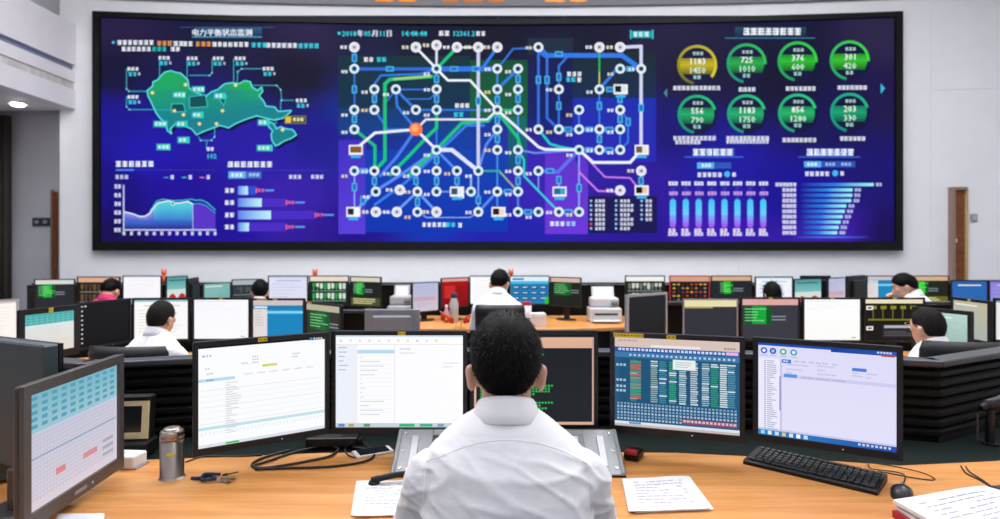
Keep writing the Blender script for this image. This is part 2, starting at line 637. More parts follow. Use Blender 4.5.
# unseen ceiling luminaires; rows near the front wall packed closer to brighten it
M_LAMP = mat('luminaire_diffuser', '#fbfcff', .5, emit=LAMP_STRENGTH, var=0)
k = 0
for y, cols in [(q, (-5.4, -1.8, 1.8, 5.4)) for q in (-2.5, 1.6)] + [(q, (-5.4, -3.3, -1.1, 1.1, 3.3, 5.4)) for q in (3.9, 5.3, 6.7, 8.1)]:
    for x in cols:
        l = thing('ceiling_light', 'square white luminaire panel recessed in the unseen ceiling', 'light', (x, y, CEIL), group='ceiling luminaires')
        obj('frame', BX(-.72, .72, -.72, .72, -.03, 0), M_WHITE, l)
        obj('diffuser', BX(-.66, .66, -.66, .66, -.04, -.03), M_LAMP, l)

# ------------------------------------------------------------------ LED ticker above the video wall
tk = thing('led_ticker', 'dark LED ticker board with orange characters above the video wall', 'ticker board', (0, arc(0), 6.06))
tb = curved_slab('board', -7.3, 9.3, 6.05, 6.62, 0.0, 0.08, mat('ticker_grey', '#75757c', .5))
tb.parent = tk
tb.matrix_parent_inverse = tk.matrix_world.inverted()
tb.location = (0, 0, 0)
tb.matrix_parent_inverse = T(0, -arc(0), -6.06)
cv = Canvas()
for x0, x1, c in ((374, 432, '#ff9a3c'), (440, 512, '#d07a48'), (545, 601, '#ffa860')):
    cv.glyphs(x0, x1, -19.5, 21.5, c, gap=.12)
tg = cv.build('lit_characters', lambda px, py, l: (PX(px, 11.35), arc(PX(px, 11.35), .0 - .002 * l), PZ(py, 11.35)))
tg.parent = tk
tg.matrix_parent_inverse = T(0, -arc(0), -6.06)


# ------------------------------------------------------------------ the video wall
def wall_map(px, py, layer):
    Y = YC - .3
    for _ in range(6):
        X = (px - 500) / F * Y
        Y = arc(X)
    s = layer * 0.0015
    return (X, Y - s, CZ - (py - HZ) / F * Y)


vw = thing('video_wall', 'huge curved video wall with power grid map, network diagram and gauges', 'video wall', (0, arc(0), 0))
VI = T(0, -arc(0), 0)


def vpart(o):
    o.parent = vw
    o.matrix_parent_inverse = VI
    return o


XL, XR = -7.44, 7.36
ZT, ZB = 5.777, 1.40
vpart(curved_slab('back_case', XL + .02, XR - .02, ZB + .02, ZT - .02, 0.03, 0.08, M_BLACK))
M_FRAME = mat('video_wall_frame', '#0e0f10', .5, var=.05, spec=.2)
vpart(curved_slab('frame_top', XL, XR, ZT - .10, ZT, -.06, .03, M_FRAME))
vpart(curved_slab('frame_bottom', XL, XR, ZB, ZB + .17, -.06, .03, M_FRAME))
vpart(curved_slab('frame_side', XL, XL + .12, ZB + .17, ZT - .10, -.06, .03, M_FRAME))
vpart(curved_slab('frame_side', XR - .12, XR, ZB + .17, ZT - .10, -.06, .03, M_FRAME))

ANCH = [(105, 25, '#352858'), (220, 22, '#1e2148'), (320, 25, '#382a5c'), (110, 72, '#1c1a44'), (300, 78, '#191634'), (110, 122, '#2019a0'), (250, 142, '#2a1cae'), (325, 130, '#20189a'),
        (110, 190, '#1c1084'), (180, 190, '#2110a0'), (290, 205, '#3c1fb2'), (325, 235, '#30189a'), (108, 236, '#170e58'), (215, 238, '#1f0fa0'), (150, 150, '#2418b4'),
        (345, 25, '#1d1c4c'), (500, 25, '#131434'), (650, 25, '#211d4c'), (345, 120, '#12309a'), (450, 145, '#0c3fae'), (430, 200, '#0b3cc4'), (345, 235, '#1c1090'), (500, 238, '#2020b4'), (650, 238, '#2a149c'),
        (560, 100, '#101c6a'), (600, 125, '#1428b4'), (640, 185, '#3018a2'), (540, 180, '#3a22ba'), (400, 90, '#0f2c5c'), (430, 40, '#17183c'), (600, 40, '#151838'),
        (665, 25, '#2a2450'), (780, 22, '#1c1a46'), (890, 25, '#372f5a'), (780, 80, '#17153a'), (890, 100, '#231a56'), (670, 130, '#1b157e'), (720, 165, '#1f18a8'), (830, 130, '#1a1660'),
        (888, 175, '#1c1474'), (700, 235, '#3a1ab6'), (830, 238, '#421cb4'), (890, 238, '#180f5a'), (800, 190, '#18109a'), (690, 75, '#1b1640')]
ANCH = [(x, y, lin(c)) for x, y, c in ANCH]


def bg(x, y):
    s = 0
    r = [0, 0, 0]
    for ax, ay, c in ANCH:
        w = 1.0 / (((x - ax) ** 2 + (y - ay) ** 2 * 1.6) + 60) ** 2.1
        s += w
        for i in range(3):
            r[i] += w * c[i]
    k = .62 + .30 * min(1, max(0, (y - 40) / 120))
    return tuple(v / s * k for v in r)


cv = Canvas()
# display panels of the wall: 12 x 4 modules, each with its own lit face
x_lo, x_hi, y_lo, y_hi = 99.5, 896.5, 15.5, 243.0
NCOL, NROW = 12, 4
for c in range(NCOL):
    for r in range(NROW):
        p = Canvas()
        a0, a1 = x_lo + (x_hi - x_lo) * c / NCOL, x_lo + (x_hi - x_lo) * (c + 1) / NCOL
        b0, b1 = y_lo + (y_hi - y_lo) * r / NROW, y_lo + (y_hi - y_lo) * (r + 1) / NROW
        g_ = 0.05
        a0 += g_; a1 -= g_; b0 += g_; b1 -= g_
        for i in range(4):
            for j in range(4):
                u0, u1 = a0 + (a1 - a0) * i / 4, a0 + (a1 - a0) * (i + 1) / 4
                v0, v1 = b0 + (b1 - b0) * j / 4, b0 + (b1 - b0) * (j + 1) / 4
                q = [(u0, v0), (u1, v0), (u1, v1), (u0, v1)]
                p.poly(q, [bg(*t) for t in q], 0)
        vpart(p.build('display_panel', wall_map))

W, CY, TL, LB, GR = '#f2f6ff', '#39d6ea', '#1fb7b0', '#3f8cff', '#19c37a'
# ---- left third
cv.rect(180, 27, 275, 27.8, '#2f6f9a', 2, '#2a2a58')
cv.rect(192, 36.5, 262, 37.6, '#3fa6cf', 2)
cv.rect(196, 27.2, 262, 36, '#2c5f84', 1, '#1d2e58')
cv.text('电力平衡状态监测', 222, 35.6, 7.6, W, align='c', fat=.18)
cv.disc(113.5, 42.5, 1.5, '#44b9f0')
x = 117
for seg, c in ((39, W), (16, '#ef9c46'), (9, W), (12, W), (16, '#ef9c46'), (10, W), (28, W), (14, CY), (10, W), (21, W), (20, CY)):
    cv.glyphs(x + .5, x + seg, 40.4 + (x - 117) * .018, 4.6, c)
    x += seg + .6
for a, b, c in ((122, 152, W), (152.5, 168, '#18c9bd'), (171, 180, W)):
    cv.glyphs(a, b, 47, 4.3, c)
mp = [(160.6, 77), (165, 72.6), (171, 71), (176, 72.5), (181, 73.5), (185, 77), (188.4, 80.5), (189.5, 88), (194, 92), (200, 94), (206, 97), (212, 92), (218, 90), (222, 86.5), (225.6, 84), (232.5, 83), (239.5, 84), (244.7, 81),
      (250.7, 82), (252.5, 87.3), (257.7, 90.8), (262, 87.3), (263, 91.7), (259.4, 96), (263.7, 101), (266.3, 106.4), (275, 107.3), (278.5, 111.6), (291.5, 110.7), (289.7, 113.3), (282.8, 118.5), (274, 120.3),
      (267, 118.5), (256.8, 116), (246.4, 119.4), (236, 123.7), (229, 128), (220.4, 125.5), (213.5, 128), (202, 132.4), (197, 135), (192, 129), (186.7, 127), (176, 123.7), (171, 129), (172, 134), (168, 131), (165, 122), (160.7, 118.5), (156.3, 112.5),
      (152, 103), (148.5, 96), (147.7, 90.8), (153, 86.5), (153.7, 82), (158, 80.4)]
mp2 = [(269.8, 122), (274, 123.7), (276.7, 129), (281, 127), (286, 129), (293, 129.8), (296.7, 135), (291.5, 138.5), (284.5, 141), (279.3, 144.5), (275.9, 146), (272.4, 141), (271.5, 135), (273, 130.7), (269, 127)]


def mcol(x, y):
    k = max(0, 1 - math.hypot((x - 170), (y - 85) * 1.3) / 42) + max(0, 1 - math.hypot((x - 246), (y - 88) * 1.5) / 34)
    k = min(1, k * 1.25)
    a, b = lin('#17828e'), lin('#1fb24c')
    return tuple(u + (v - u) * k for u, v in zip(a, b))


for m_, in ((mp,), (mp2,)):
    sh = [(p[0] + 2.2, p[1] + 3) for p in m_]
    cv.poly(sh, '#101040', 1)
    cv.poly(m_, [mcol(*p) for p in m_], 6)
    cv.line(m_ + [m_[0]], 1.2, '#5fe6ea', 11)
for q in ([(172, 104), (184, 104), (186, 112), (172, 112)], [(190, 97), (206, 95), (208, 107), (190, 108)], [(220, 99), (227, 96), (224, 106)]):
    cv.poly(q, '#0f4f58', 11)
    cv.line(q + [q[0]], .7, '#48cfd2', 12)
for x, y, w in ((173, 92, 13), (192, 86.5, 13), (176, 121, 12), (192, 112, 12), (214, 93, 12), (154, 121, 14), (157, 144, 14), (178, 137, 12), (258, 119.5, 12), (257, 145, 16)):
    cv.rect(x, y, x + w, y + 6.4, '#2aa6b8', 13, '#37d6c4', True)
    cv.glyphs(x + 1.5, x + w - 1.5, y + 1.4, 3.4, '#d8fff4', 14)
cv.rect(285, 116, 306.5, 124, '#8a7a22', 13)
cv.rect(286, 117, 305.5, 123, '#12403c', 14)
cv.rect(286, 117, 291.5, 123, '#e6c340', 15)
cv.glyphs(293, 304, 118, 3.4, '#fff3b0', 15)
for x, y in ((153, 93), (186, 85), (175, 111), (184, 115), (223, 111), (236, 85.5), (283, 130), (200, 124), (217, 124)):
    cv.disc(x, y, 1.7, '#f2e486', 13)
LINK = '#3aa7b8'
for pts in ([(127, 69), (127, 89), (129.5, 91.5), (149, 91.5)], [(127, 97), (127, 107), (130, 109.8), (173, 109.8)], [(160, 59), (160, 78)], [(187.5, 60), (187.5, 84)], [(212.5, 60), (212.5, 73), (210, 75.6), (190, 75.6)],
            [(234, 59), (234, 84)], [(262, 69), (242, 69), (238, 72), (237.5, 83)], [(294, 100.5), (282, 100.5), (281, 90), (277, 85.6), (252, 85.6)], [(281, 100), (281, 110)], [(199, 137), (201, 140.5), (212, 140.5), (215, 137), (215, 127)], [(207, 140.5), (207, 149)], [(276, 124), (277, 118)]):
    cv.line(pts, .9, LINK, 9)
    for q in pts[1:-1]:
        cv.disc(q[0], q[1], .8, '#9fe8ea', 10, 8)
for x, y in ((128, 67.5), (128, 95.5), (159, 56.5), (187, 57), (213, 57), (235, 57), (263, 67.3), (296, 99)):
    cv.glyphs(x, x + 13, y, 3.4, W, 12)
    cv.glyphs(x + 1, x + 10, y + 5, 3.8, CY, 12)
    cv.glyphs(x + 10.5, x + 14, y + 5.4, 2.6, '#c9d4e8', 12)
cv.fit('102', 207, 217, 158.8, 7, CY, 14, fat=.15)
cv.glyphs(207, 213, 147.5, 3.4, W, 12)
# load curve
cv.glyphs(116, 152, 161.2, 5.6, W)
cv.rect(116, 169.2, 134, 170.8, '#4a8cf0', 3)
cv.rect(134, 169.6, 215, 170.3, '#3038b8', 2)
cv.glyphs(115.5, 131, 175, 4, '#cdd2f2')
for x, c in ((164, '#3f9cff'), (182, '#35cfd8'), (200, '#ef7d8e')):
    cv.rect(x, 177, x + 4.5, 178, c, 3)
    cv.glyphs(x + 6.5, x + 13, 175.2, 4, '#e4e8ff')
cv.rect(123.2, 185, 124.6, 231, '#c7cdf2', 4)
cv.rect(123.2, 229.2, 216.5, 230.6, '#c7cdf2', 4)
for i in range(6):
    cv.glyphs(114.5, 122, 184.5 + i * 8.7, 4, '#e0e4ff', 5, .1, .8)
for i in range(13):
    cv.glyphs(122.5 + i * 7.6, 126.5 + i * 7.6, 231.5, 3.6, '#e0e4ff', 5, .1, .9)
top = [(124.5, 212), (132, 213.5), (140, 216.5), (145, 216.5), (150, 213.5), (154, 208), (158, 203), (165, 201.5), (170, 201), (174, 203), (180, 203), (188, 201.5), (193, 204)]
for (xa, ya_), (xb, yb) in zip(top, top[1:]):
    ma, mb = ya_ + (222 - ya_) * .9, yb + (222 - yb) * .9
    cv.poly([(xa, ya_), (xb, yb), (xb, mb), (xa, ma)], ['#58d6dc', '#58d6dc', '#3a7fd0', '#3a7fd0'] if xa > 150 else ['#8f9be8', '#8f9be8', '#4a50c8', '#4a50c8'], 3)
    cv.poly([(xa, ma), (xb, mb), (xb, 229), (xa, 229)], ['#3a6fd0', '#3a6fd0', '#2a1f90', '#2a1f90'], 3)
cv.line(top, 1.3, '#e2ecff', 6)
up = [(150, 212), (157, 201), (164, 199.2), (172, 200.6), (182, 200.5), (192, 199.2), (196, 200.4), (201, 200), (207, 202.4), (215.5, 210)]
cv.line(up, .9, '#38d0c8', 7)
cv.poly([(193.2, 204.2), (200, 203.4), (207, 206), (215.5, 213), (215.5, 229), (193.2, 229)], '#5a35c8', 3)
cv.line([(193.2, 204.2), (200, 203.4), (207, 206), (215.5, 213)], .9, '#48a0e0', 6)
cv.rect(192.8, 204, 193.5, 229, '#b8c4f4', 7)
cv.disc(173, 203.5, 2.2, '#bfeef0', 8)
cv.disc(173, 203.5, 1.2, '#2a7f9c', 9)
# plant output bars
cv.glyphs(228, 275, 161.6, 5.6, W)
cv.rect(228, 169.8, 330, 170.6, '#3038b8', 2)
cv.rect(228.5, 171.5, 246, 178.5, '#62b4ee', 3)
cv.rect(246.5, 171.5, 261.5, 178.5, '#3f6fc4', 3)
cv.glyphs(231, 244, 173.2, 3.6, W)
cv.glyphs(249, 259, 173.2, 3.2, '#b7d2f4')
cv.glyphs(289, 303, 175, 3.8, '#dfe4ff')
cv.glyphs(311, 325, 175, 3.8, '#dfe4ff')
for y, lo, hi, e in ((190.5, 248, 256, 274), (202.6, 261.8, 286, 305), (215, 271, 315, 334), (227, 249, 286, 305)):
    cv.glyphs(225, 235.5, y - 2.2, 4.4, W)
    cv.rect(238, y - 4.3, hi, y + 4.3, '#4a2cc4' if hi > 260 else '#2f4fd0', 2)
    cv.rect(238, y - 4.3, lo, y + 4.3, '#5a80e8', 3, '#bff2ff', True)
    cv.rect(hi, y - 2.4, hi + 1.4, y + 2.4, '#ff6a78', 4)
    cv.glyphs(hi + 2, hi + 9, y - 1.6, 3, '#ef6d86')
    cv.rect(hi + 9, y - 1, e, y + .8, '#5f9cf0', 3)

# ---- middle third: the network diagram
cv.rect(338.5, 56, 470, 108, '#0b3038', 1, '#0b2f50')
cv.rect(470, 60, 527.5, 117, '#0a4c30', 1, '#0c6040')
cv.rect(338.5, 108, 470, 135, '#0c3a6c', 1, '#0c3f96')
cv.rect(508, 117, 527, 170, '#0e6a58', 1, '#0c4a84')
cv.rect(527.5, 38, 573, 54, '#172a40', 1)
cv.rect(573, 52, 656, 98, '#10262f', 1, '#102850')
cv.rect(573, 98, 656, 162, '#142bb0', 1, '#2a24b4')
cv.rect(365, 150, 508, 232, '#0b3fae', 1, '#0b35b4')
cv.rect(338.5, 140, 365.5, 234, '#3f2cc0', 1, '#5a3fdc')
cv.rect(545, 152, 588, 234, '#5b2fc8', 1, '#6a38da')
cv.rect(588, 196, 657, 233, '#191552', 2)
for s, x, x1, c in (('2018', 342, 356.5, CY), ('年', 357.5, 363, W), ('05', 364, 371, CY), ('月', 372, 377.5, W), ('11', 379, 384.5, CY), ('日', 386, 391.5, W), ('14:48:48', 401, 427, CY), ('12361.2', 452.5, 475, CY)):
    cv.fit(s, x, x1, 36.2, 7.2, c, fat=.22)
cv.disc(339.3, 33.4, 1.5, CY)
cv.glyphs(439, 451.5, 31, 4.9, W)
cv.glyphs(476, 484, 31.5, 4.4, W)
for x in (630, 652):
    cv.rect(x, 30, x + 1.4, 39, CY, 3)
cv.rect(632, 31, 651.5, 38, '#1f9fb0', 2)
cv.glyphs(633, 651, 32, 4.8, '#c8fff8')
for x0, x1, y, c in ((364, 376, 57.5, W), (377, 387, 57.5, CY), (567, 580, 72, W), (566, 576, 77.5, CY), (577, 583, 77.8, W), (455, 470, 103.5, W), (454, 466, 112.5, CY), (422, 445, 222.5, W), (446, 456, 222.5, CY), (458, 464, 223, W), (550, 563, 221.5, W), (566, 574, 221.5, '#9fd4ff')):
    cv.glyphs(x0, x1, y, 4.4, c, 8)

C0, C1, C2, C3, C4, C5, C6, C7, C8, C9, CA, CB, CC, CD, CE, CF = 354.5, 374.5, 396, 416, 436.6, 457, 478.3, 497.3, 518, 538.4, 558.8, 579, 599.3, 620, 641, 417.5
R = [47.5, 69, 89.5, 110, 129.5, 150, 171, 191.7, 212]
HB, DB = '#2f7be6', '#2459c8'
L = cv.line
L([(C0, R[0]), (C0, R[4])], 1.5, HB)
L([(C0, R[1]), (C4, R[1])], 3.2, '#2a6ad8')
L([(C4, R[1]), (C7, R[1])], 5.2, '#2c74e4')
L([(C3, R[0]), (C4, R[1])], 2.2, W, 3)
L([(C4, R[0]), (C4, R[1])], 2.2, '#dfe6fb', 3)
L([(C5, R[0]), (C4, R[1])], 3, GR, 3)
L([(C5, R[0]), (C6, R[0])], 1.6, '#cfe6ea', 3)
L([(C6, R[0]), (C6, R[6])], 3.2, '#cdd2f2', 5)
L([(C7, R[0]), (484, 66)], 3, HB)
L([(C4, R[1]), (448, 80.5), (470, 80.5), (C7, R[3])], 2.3, W, 5)
L([(C7, R[1]), (513, 49), (C9, R[0])], 1.6, HB)
L([(C9, R[0]), (547, 55.5), (622, 55.5), (CE, R[1])], 4.6, '#2f78ec')
L([(C9, R[0]), (C9, R[4])], 2.6, '#2f6fe0')
L([(C9, 52), (547, 58), (547, 118), (CA, R[4])], 2.6, '#2f6fe0')
L([(568, 56), (558.8, 66), (CA, R[2])], 2, HB)
L([(CC, R[0]), (CC, 72)], 1.6, '#25c04a', 3)
L([(CC, 70), (CC, R[2])], 1.2, '#cfe06a', 3)
L([(CC, R[2]), (615, 71)], 3, HB)
L([(CD, R[0]), (CE, 46.5), (CE, R[5])], 3.2, '#d3d8f4', 5)
L([(CD, R[1]), (CE, R[1])], 1.6, HB)
L([(CC, R[2]), (CC, R[5])], 1.8, HB)
L([(CD, R[2]), (CD, R[5])], 1.8, HB)
L([(CD, R[3]), (628, 120), (628, 142), (CD, R[5])], 1.8, HB)
L([(CA, R[2]), (CA, R[4])], 1.8, HB)
L([(CB, R[3]), (CB, R[4])], 1.8, HB)
for r in (4, 5):
    L([(CA if r == 4 else CB, R[r]), (CD, R[r])], 1.8, '#3a86ee')
L([(C4, R[1]), (C4, R[5])], 1.8, HB)
L([(432, 76.5), (390, 79.5), (385, 84), (385, 160), (C1, R[6])], 3.4, GR, 4)
L([(430, 76.3), (394, 79.2)], 2.4, '#9fd07a', 5)
L([(C4, R[1]), (420, 74), (381, 75.5), (C1, 84), (C1, R[3])], 2, HB, 3)
L([(C2, R[2]), (C4, R[2])], 1.4, HB)
L([(C2, R[2]), (404, 99), (C3 + 14, 99), (C4, 92)], 1.2, HB)
L([(C2, R[2]), (C3, R[3])], 2.6, HB)
L([(C2, R[2]), (397, 106), (C3, R[4])], 2.6, HB)
L([(C1, R[3]), (388, R[4]), (C3, R[4])], 2, HB)
L([(C1, R[2]), (C1, R[3])], 1.8, HB)
L([(C2, R[2]), (384, 105)], 1.4, HB)
L([(C3, R[3]), (C4, R[3])], 1.8, HB)
L([(C4, R[3]), (C7, R[3])], 1.6, HB)
L([(C4, R[3]), (436.6, 128), (428, 136), (410, 155), (C2 - 6, R[6] + 4)], 3.2, GR, 3)
L([(C3, R[4]), (426, 119.5), (487, 119.5), (C7, R[3])], 2, '#e6ebff', 5)
L([(C7, R[3]), (488, 121), (462, 123), (440, 146), (408, 176)], 3.4, GR, 4)
L([(484, 125.5), (466, 125.5), (C4 + 4, R[5]), (405, 183), (C1, 205)], 2.6, '#3f7df2', 3)
L([(C0, R[4]), (375, 146), (375, 160), (C1, R[6])], 3, GR, 4)
L([(C0, R[5]), (375, 133), (C3, R[4])], 2.6, '#eef0ff', 5)
L([(C3, R[4]), (C4, R[5])], 2.6, '#eef0ff', 5)
L([(C3, R[4]), (396, 158), (380, 176)], 3, '#4a7ff0', 3)
L([(C4, R[5]), (452, 150), (C6, R[6])], 4, '#dfe6ff', 5)
L([(C4, R[5]), (405, 172), (C1, R[7])], 3, '#5a8cf4', 3)
L([(C4, R[5]), (C4, R[7])], 2.2, '#6a9cf6', 3)
L([(C4, R[5]), (C5, R[6])], 2.4, '#5a8cf4', 3)
L([(C4, R[5]), (C3, R[6])], 2.4, '#5a8cf4', 3)
L([(C7, R[3]), (C9, 147), (545, 149.5), (CB, R[5])], 2.6, '#eef2ff', 6)
L([(C7, 112), (C8, 138), (C8 + 3, 150)], 3, GR, 4)
L([(C9, R[4]), (550, 144), (560, 147), (CB, R[5])], 2.4, '#22cfc4', 5)
L([(CB, R[5]), (593, 162.5), (630, 162.5), (CE, R[5])], 2.8, '#eef2ff', 6)
L([(C8, R[5]), (535, 153), (CB, R[5])], 2, '#6a8cf4', 3)
L([(CB, R[5]), (558, 172), (C9, R[6])], 3.4, '#5f6ff0', 3)
L([(CB, R[5]), (CB, R[8])], 1.6, '#8fa4f8', 3)
L([(CB, R[5]), (605, 177), (630, 178), (CE, R[7])], 1.6, '#c77df4', 4)
L([(CB, 172), (598, 191), (CD, R[7])], 1.8, '#d47cf0', 4)
L([(CE, R[6]), (CE, R[7])], 1.6, '#9fb4ff', 3)
L([(C8, R[5]), (524, 160), (524, 176), (CA, R[8])], 2, '#35d0d8', 4)
L([(C9, R[6]), (C9, R[7])], 1.2, '#7fa8f4', 3)
L([(CA, R[7]), (CA, 180)], 1.8, '#7fa8f4', 3)
for xx in (C7, C8):
    L([(xx, R[1]), (xx, R[8])], 1.8, '#3f8cf0', 3)
L([(C7, R[2]), (C8, R[1])], 3, HB, 3)
L([(C7, R[3]), (C8, R[3])], 2, GR, 3)
L([(C7, R[4]), (486, 145), (C6, R[6])], 2.4, '#5a8cf4', 3)
L([(C6, R[6]), (500, 171)], 2, '#2fae9a', 3)
L([(500, 172), (C8, R[7])], 1.6, '#9fc06a', 3)
L([(C6, R[6]), (C6, R[8])], 1.6, '#7fa8f4', 3)
L([(C6, R[8]), (C7, R[7])], 2.6, '#5a8cf4', 3)
L([(C7, R[7]), (C7, R[8])], 1.8, '#5a8cf4', 3)
L([(C7, R[7]), (C8, R[7])], 1.6, '#5a8cf4', 3)
L([(C8, R[8]), (C9, R[8])], 1.6, '#5a8cf4', 3)
L([(CA, R[8]), (CB, R[8])], 1.6, '#8fa4f8', 3)
L([(C0, R[6]), (C0, R[8])], 1.3, '#8fb4f8', 3)
L([(C0, R[6]), (C1, R[6])], 2, '#5a8cf4', 3)
L([(C1, R[6]), (C1, R[7])], 1.6, '#8fb4f8', 3)
L([(C0, R[8]), (C1, R[7])], 2.6, '#6a9cf6', 3)
L([(CF, R[7]), (C3, R[6])], 1.8, '#6a9cf6', 3)
L([(CF, R[7]), (C4, R[8])], 2.6, '#6a9cf6', 3)
L([(CF, R[7]), (C2, R[8])], 2.6, '#6a9cf6', 3)
L([(CF, R[7]), (CF, R[8])], 1.8, '#6a9cf6', 3)
L([(376, R[8]), (396, 213)], 1, '#8fb4f8', 3)
L([(422, 214), (426, 217.5), (470, 217.5), (C6, R[8])], 1, '#8fb4f8', 3)
L([(C5, R[6]), (C5, R[7])], 1.6, '#6a9cf6', 3)
L([(C4, R[7]), (471, R[7])], 1.6, '#6a9cf6', 3)
L([(471, R[7]), (471, 175)], 2, '#8fb4f8', 3)
for xx, yy, hz in ((C0, 58, 0), (C0, 89.5, 0), (C0, 119, 0), (390, R[1], 1), (C1, 99, 0), (C4, 79, 0), (C4, 99, 0), (C9, 80, 0), (547, 80, 0), (CA, 77, 0), (CA, 106, 0), (CC, 106, 0), (CD, 99, 0), (558.8, 54, 1), (568, R[4], 1), (589, R[4], 1), (609, R[4], 1),
                   (589, R[5], 1), (609, R[5], 1), (628, 122, 0), (CD, 119, 0), (C7, 100, 0), (C7, 120, 0), (C7, 139, 0), (C8, 79, 0), (C8, 99, 0), (C8, 160, 0), (C8, 181, 0), (508, R[7], 1), (364, R[6], 1), (C0, 187, 0), (C1, 181, 0), (C4, 160, 0), (C5, 181, 0), (C3, 181, 0), (C4, 181, 0),
                   (CF, 202, 0), (CB, 188, 0), (528, R[8], 1), (568, R[8], 1), (550, R[6], 1), (CA, 180, 0), (CE, 181, 0), (363, 200, 0), (C6, 200, 0), (454, R[1], 1), (476, R[1], 1), (CE, 108, 0), (C6, 101, 0), (CC, 139, 0), (630, 69, 1), (610, 89.5, 1)):
    w_, h_ = (4, 2.6) if hz else (2.6, 4)
    cv.rect(xx - w_, yy - h_, xx + w_, yy + h_, '#46b7e8', 6)
    cv.rect(xx - w_ + 1.2, yy - h_ + 1.2, xx + w_ - 1.2, yy + h_ - 1.2, '#2a62c4', 7)
BIG = [(C0, R[0]), (C3, R[0]), (C4, 45.5), (C5, R[0]), (C6, R[0]), (C7, R[0]), (CC, R[0]), (CD, R[0]), (CE, R[6]), (CD, 190.5), (400, 190), (376, R[8]), (397, R[8]), (C4, R[8])]
NODE = [(C9, R[0]), (C0, R[1]), (C4, R[1]), (C7, R[1]), (C8, R[1]), (CD, R[1]), (CE, R[1]), (C1, R[2]), (C2, R[2]), (C4, R[2]), (C7, R[2]), (C8, R[2]), (CA, R[2]), (CC, R[2]),
        (C0, R[3]), (C1, R[3]), (C3, R[3]), (C4, R[3]), (C7, R[3]), (C8, R[3]), (CB, R[3]), (CD, R[3]), (C0, R[4]), (C7, R[4]), (C9, R[4]), (CA, R[4]), (CB, R[4]), (CC, R[4]), (CD, R[4]),
        (C4, R[5]), (C7, R[5]), (C8, R[5]), (CB, R[5]), (CC, R[5]), (CD, R[5]), (C0, R[6]), (C1, R[6]), (C2, R[6]), (C3, R[6]), (C4, R[6]), (C5, R[6]), (C6, R[6]), (C8, R[6]), (C9, R[6]),
        (376, R[7]), (CF, R[7]), (C4, R[7]), (471, R[7]), (C7, R[7]), (C8, R[7]), (CF, R[8]), (C6, R[8]), (C8, R[8]), (C9, R[8]), (CA, R[8]), (CB, R[8])]
for i, (x, y) in enumerate(BIG):
    cv.disc(x, y, 5.2, '#f2f3f8', 10, 18)
    cv.disc(x, y, 3.6, '#d8dbe6', 11, 14)
    cv.disc(x, y, 1.3, '#4a5068', 12, 10)
    cv.glyphs(x - 14, x - 7, y - 1.6, 3.2, '#f4f0d0' if i % 3 else W, 10)
for i, (x, y) in enumerate(NODE):
    cv.disc(x, y, 4.9, '#e9f2fb', 10, 18)
    cv.disc(x, y, 3.1, '#8fc9e6' if i % 3 else '#c4d0d8', 11, 14)
    cv.disc(x, y, 2.2, '#17324c' if i % 4 else '#101418', 12, 12)
    cv.glyphs(x - 13, x - 6.5, y - 1 + (i % 3) * 2.4, 3, W if i % 5 else '#f2e2a0', 10)
cv.disc(C3, R[4], 6.6, '#ff7a3a', 12, 18)
cv.disc(C3 - 1, R[4] - 1, 3.6, '#ffb47a', 13, 14)
for x, y, c1, c2 in ((356, R[5], '#8a5a2a', '#8a5a2a'), (620.5, R[2], '#10161a', '#d9e6ee'), (641.5, R[5], '#6a5a48', '#efe6da'), (641.5, 190.5, '#101010', '#e8c9a8'), (353.5, R[8], '#20242c', '#ffffff'), (457, R[7], '#3a4a6c', '#e8eefc'), (498.5, R[8], '#20140e', '#f0d8c8'), (559.5, R[7], '#1d6aa0', '#3aa0d4')):
    cv.rect(x - 7, y - 5, x + 7, y + 5, '#f2f3f6', 10)
    cv.rect(x - 5.6, y - 3.4, x + .5, y + 2.8, c1, 11)
    cv.rect(x + .5, y - 3.4, x + 5.6, y + 2.8, c2, 11)
    cv.rect(x - 5, y + 5.6, x + 5, y + 8.2, '#35b8f0', 11)
for cx, n_, w_ in ((591, 7, 17), (616, 7, 19), (641.5, 5, 13)):
    for i in range(n_):
        yy = 199.5 + i * 4.6
        cv.disc(cx, yy + 1.4, 1.3, '#f04848' if (cx == 591 and i == 5) else '#9fc8f4', 4, 8)
        cv.glyphs(cx + 4, cx + w_ - 3 + (i % 3), yy, 3, '#e8ecff', 4)

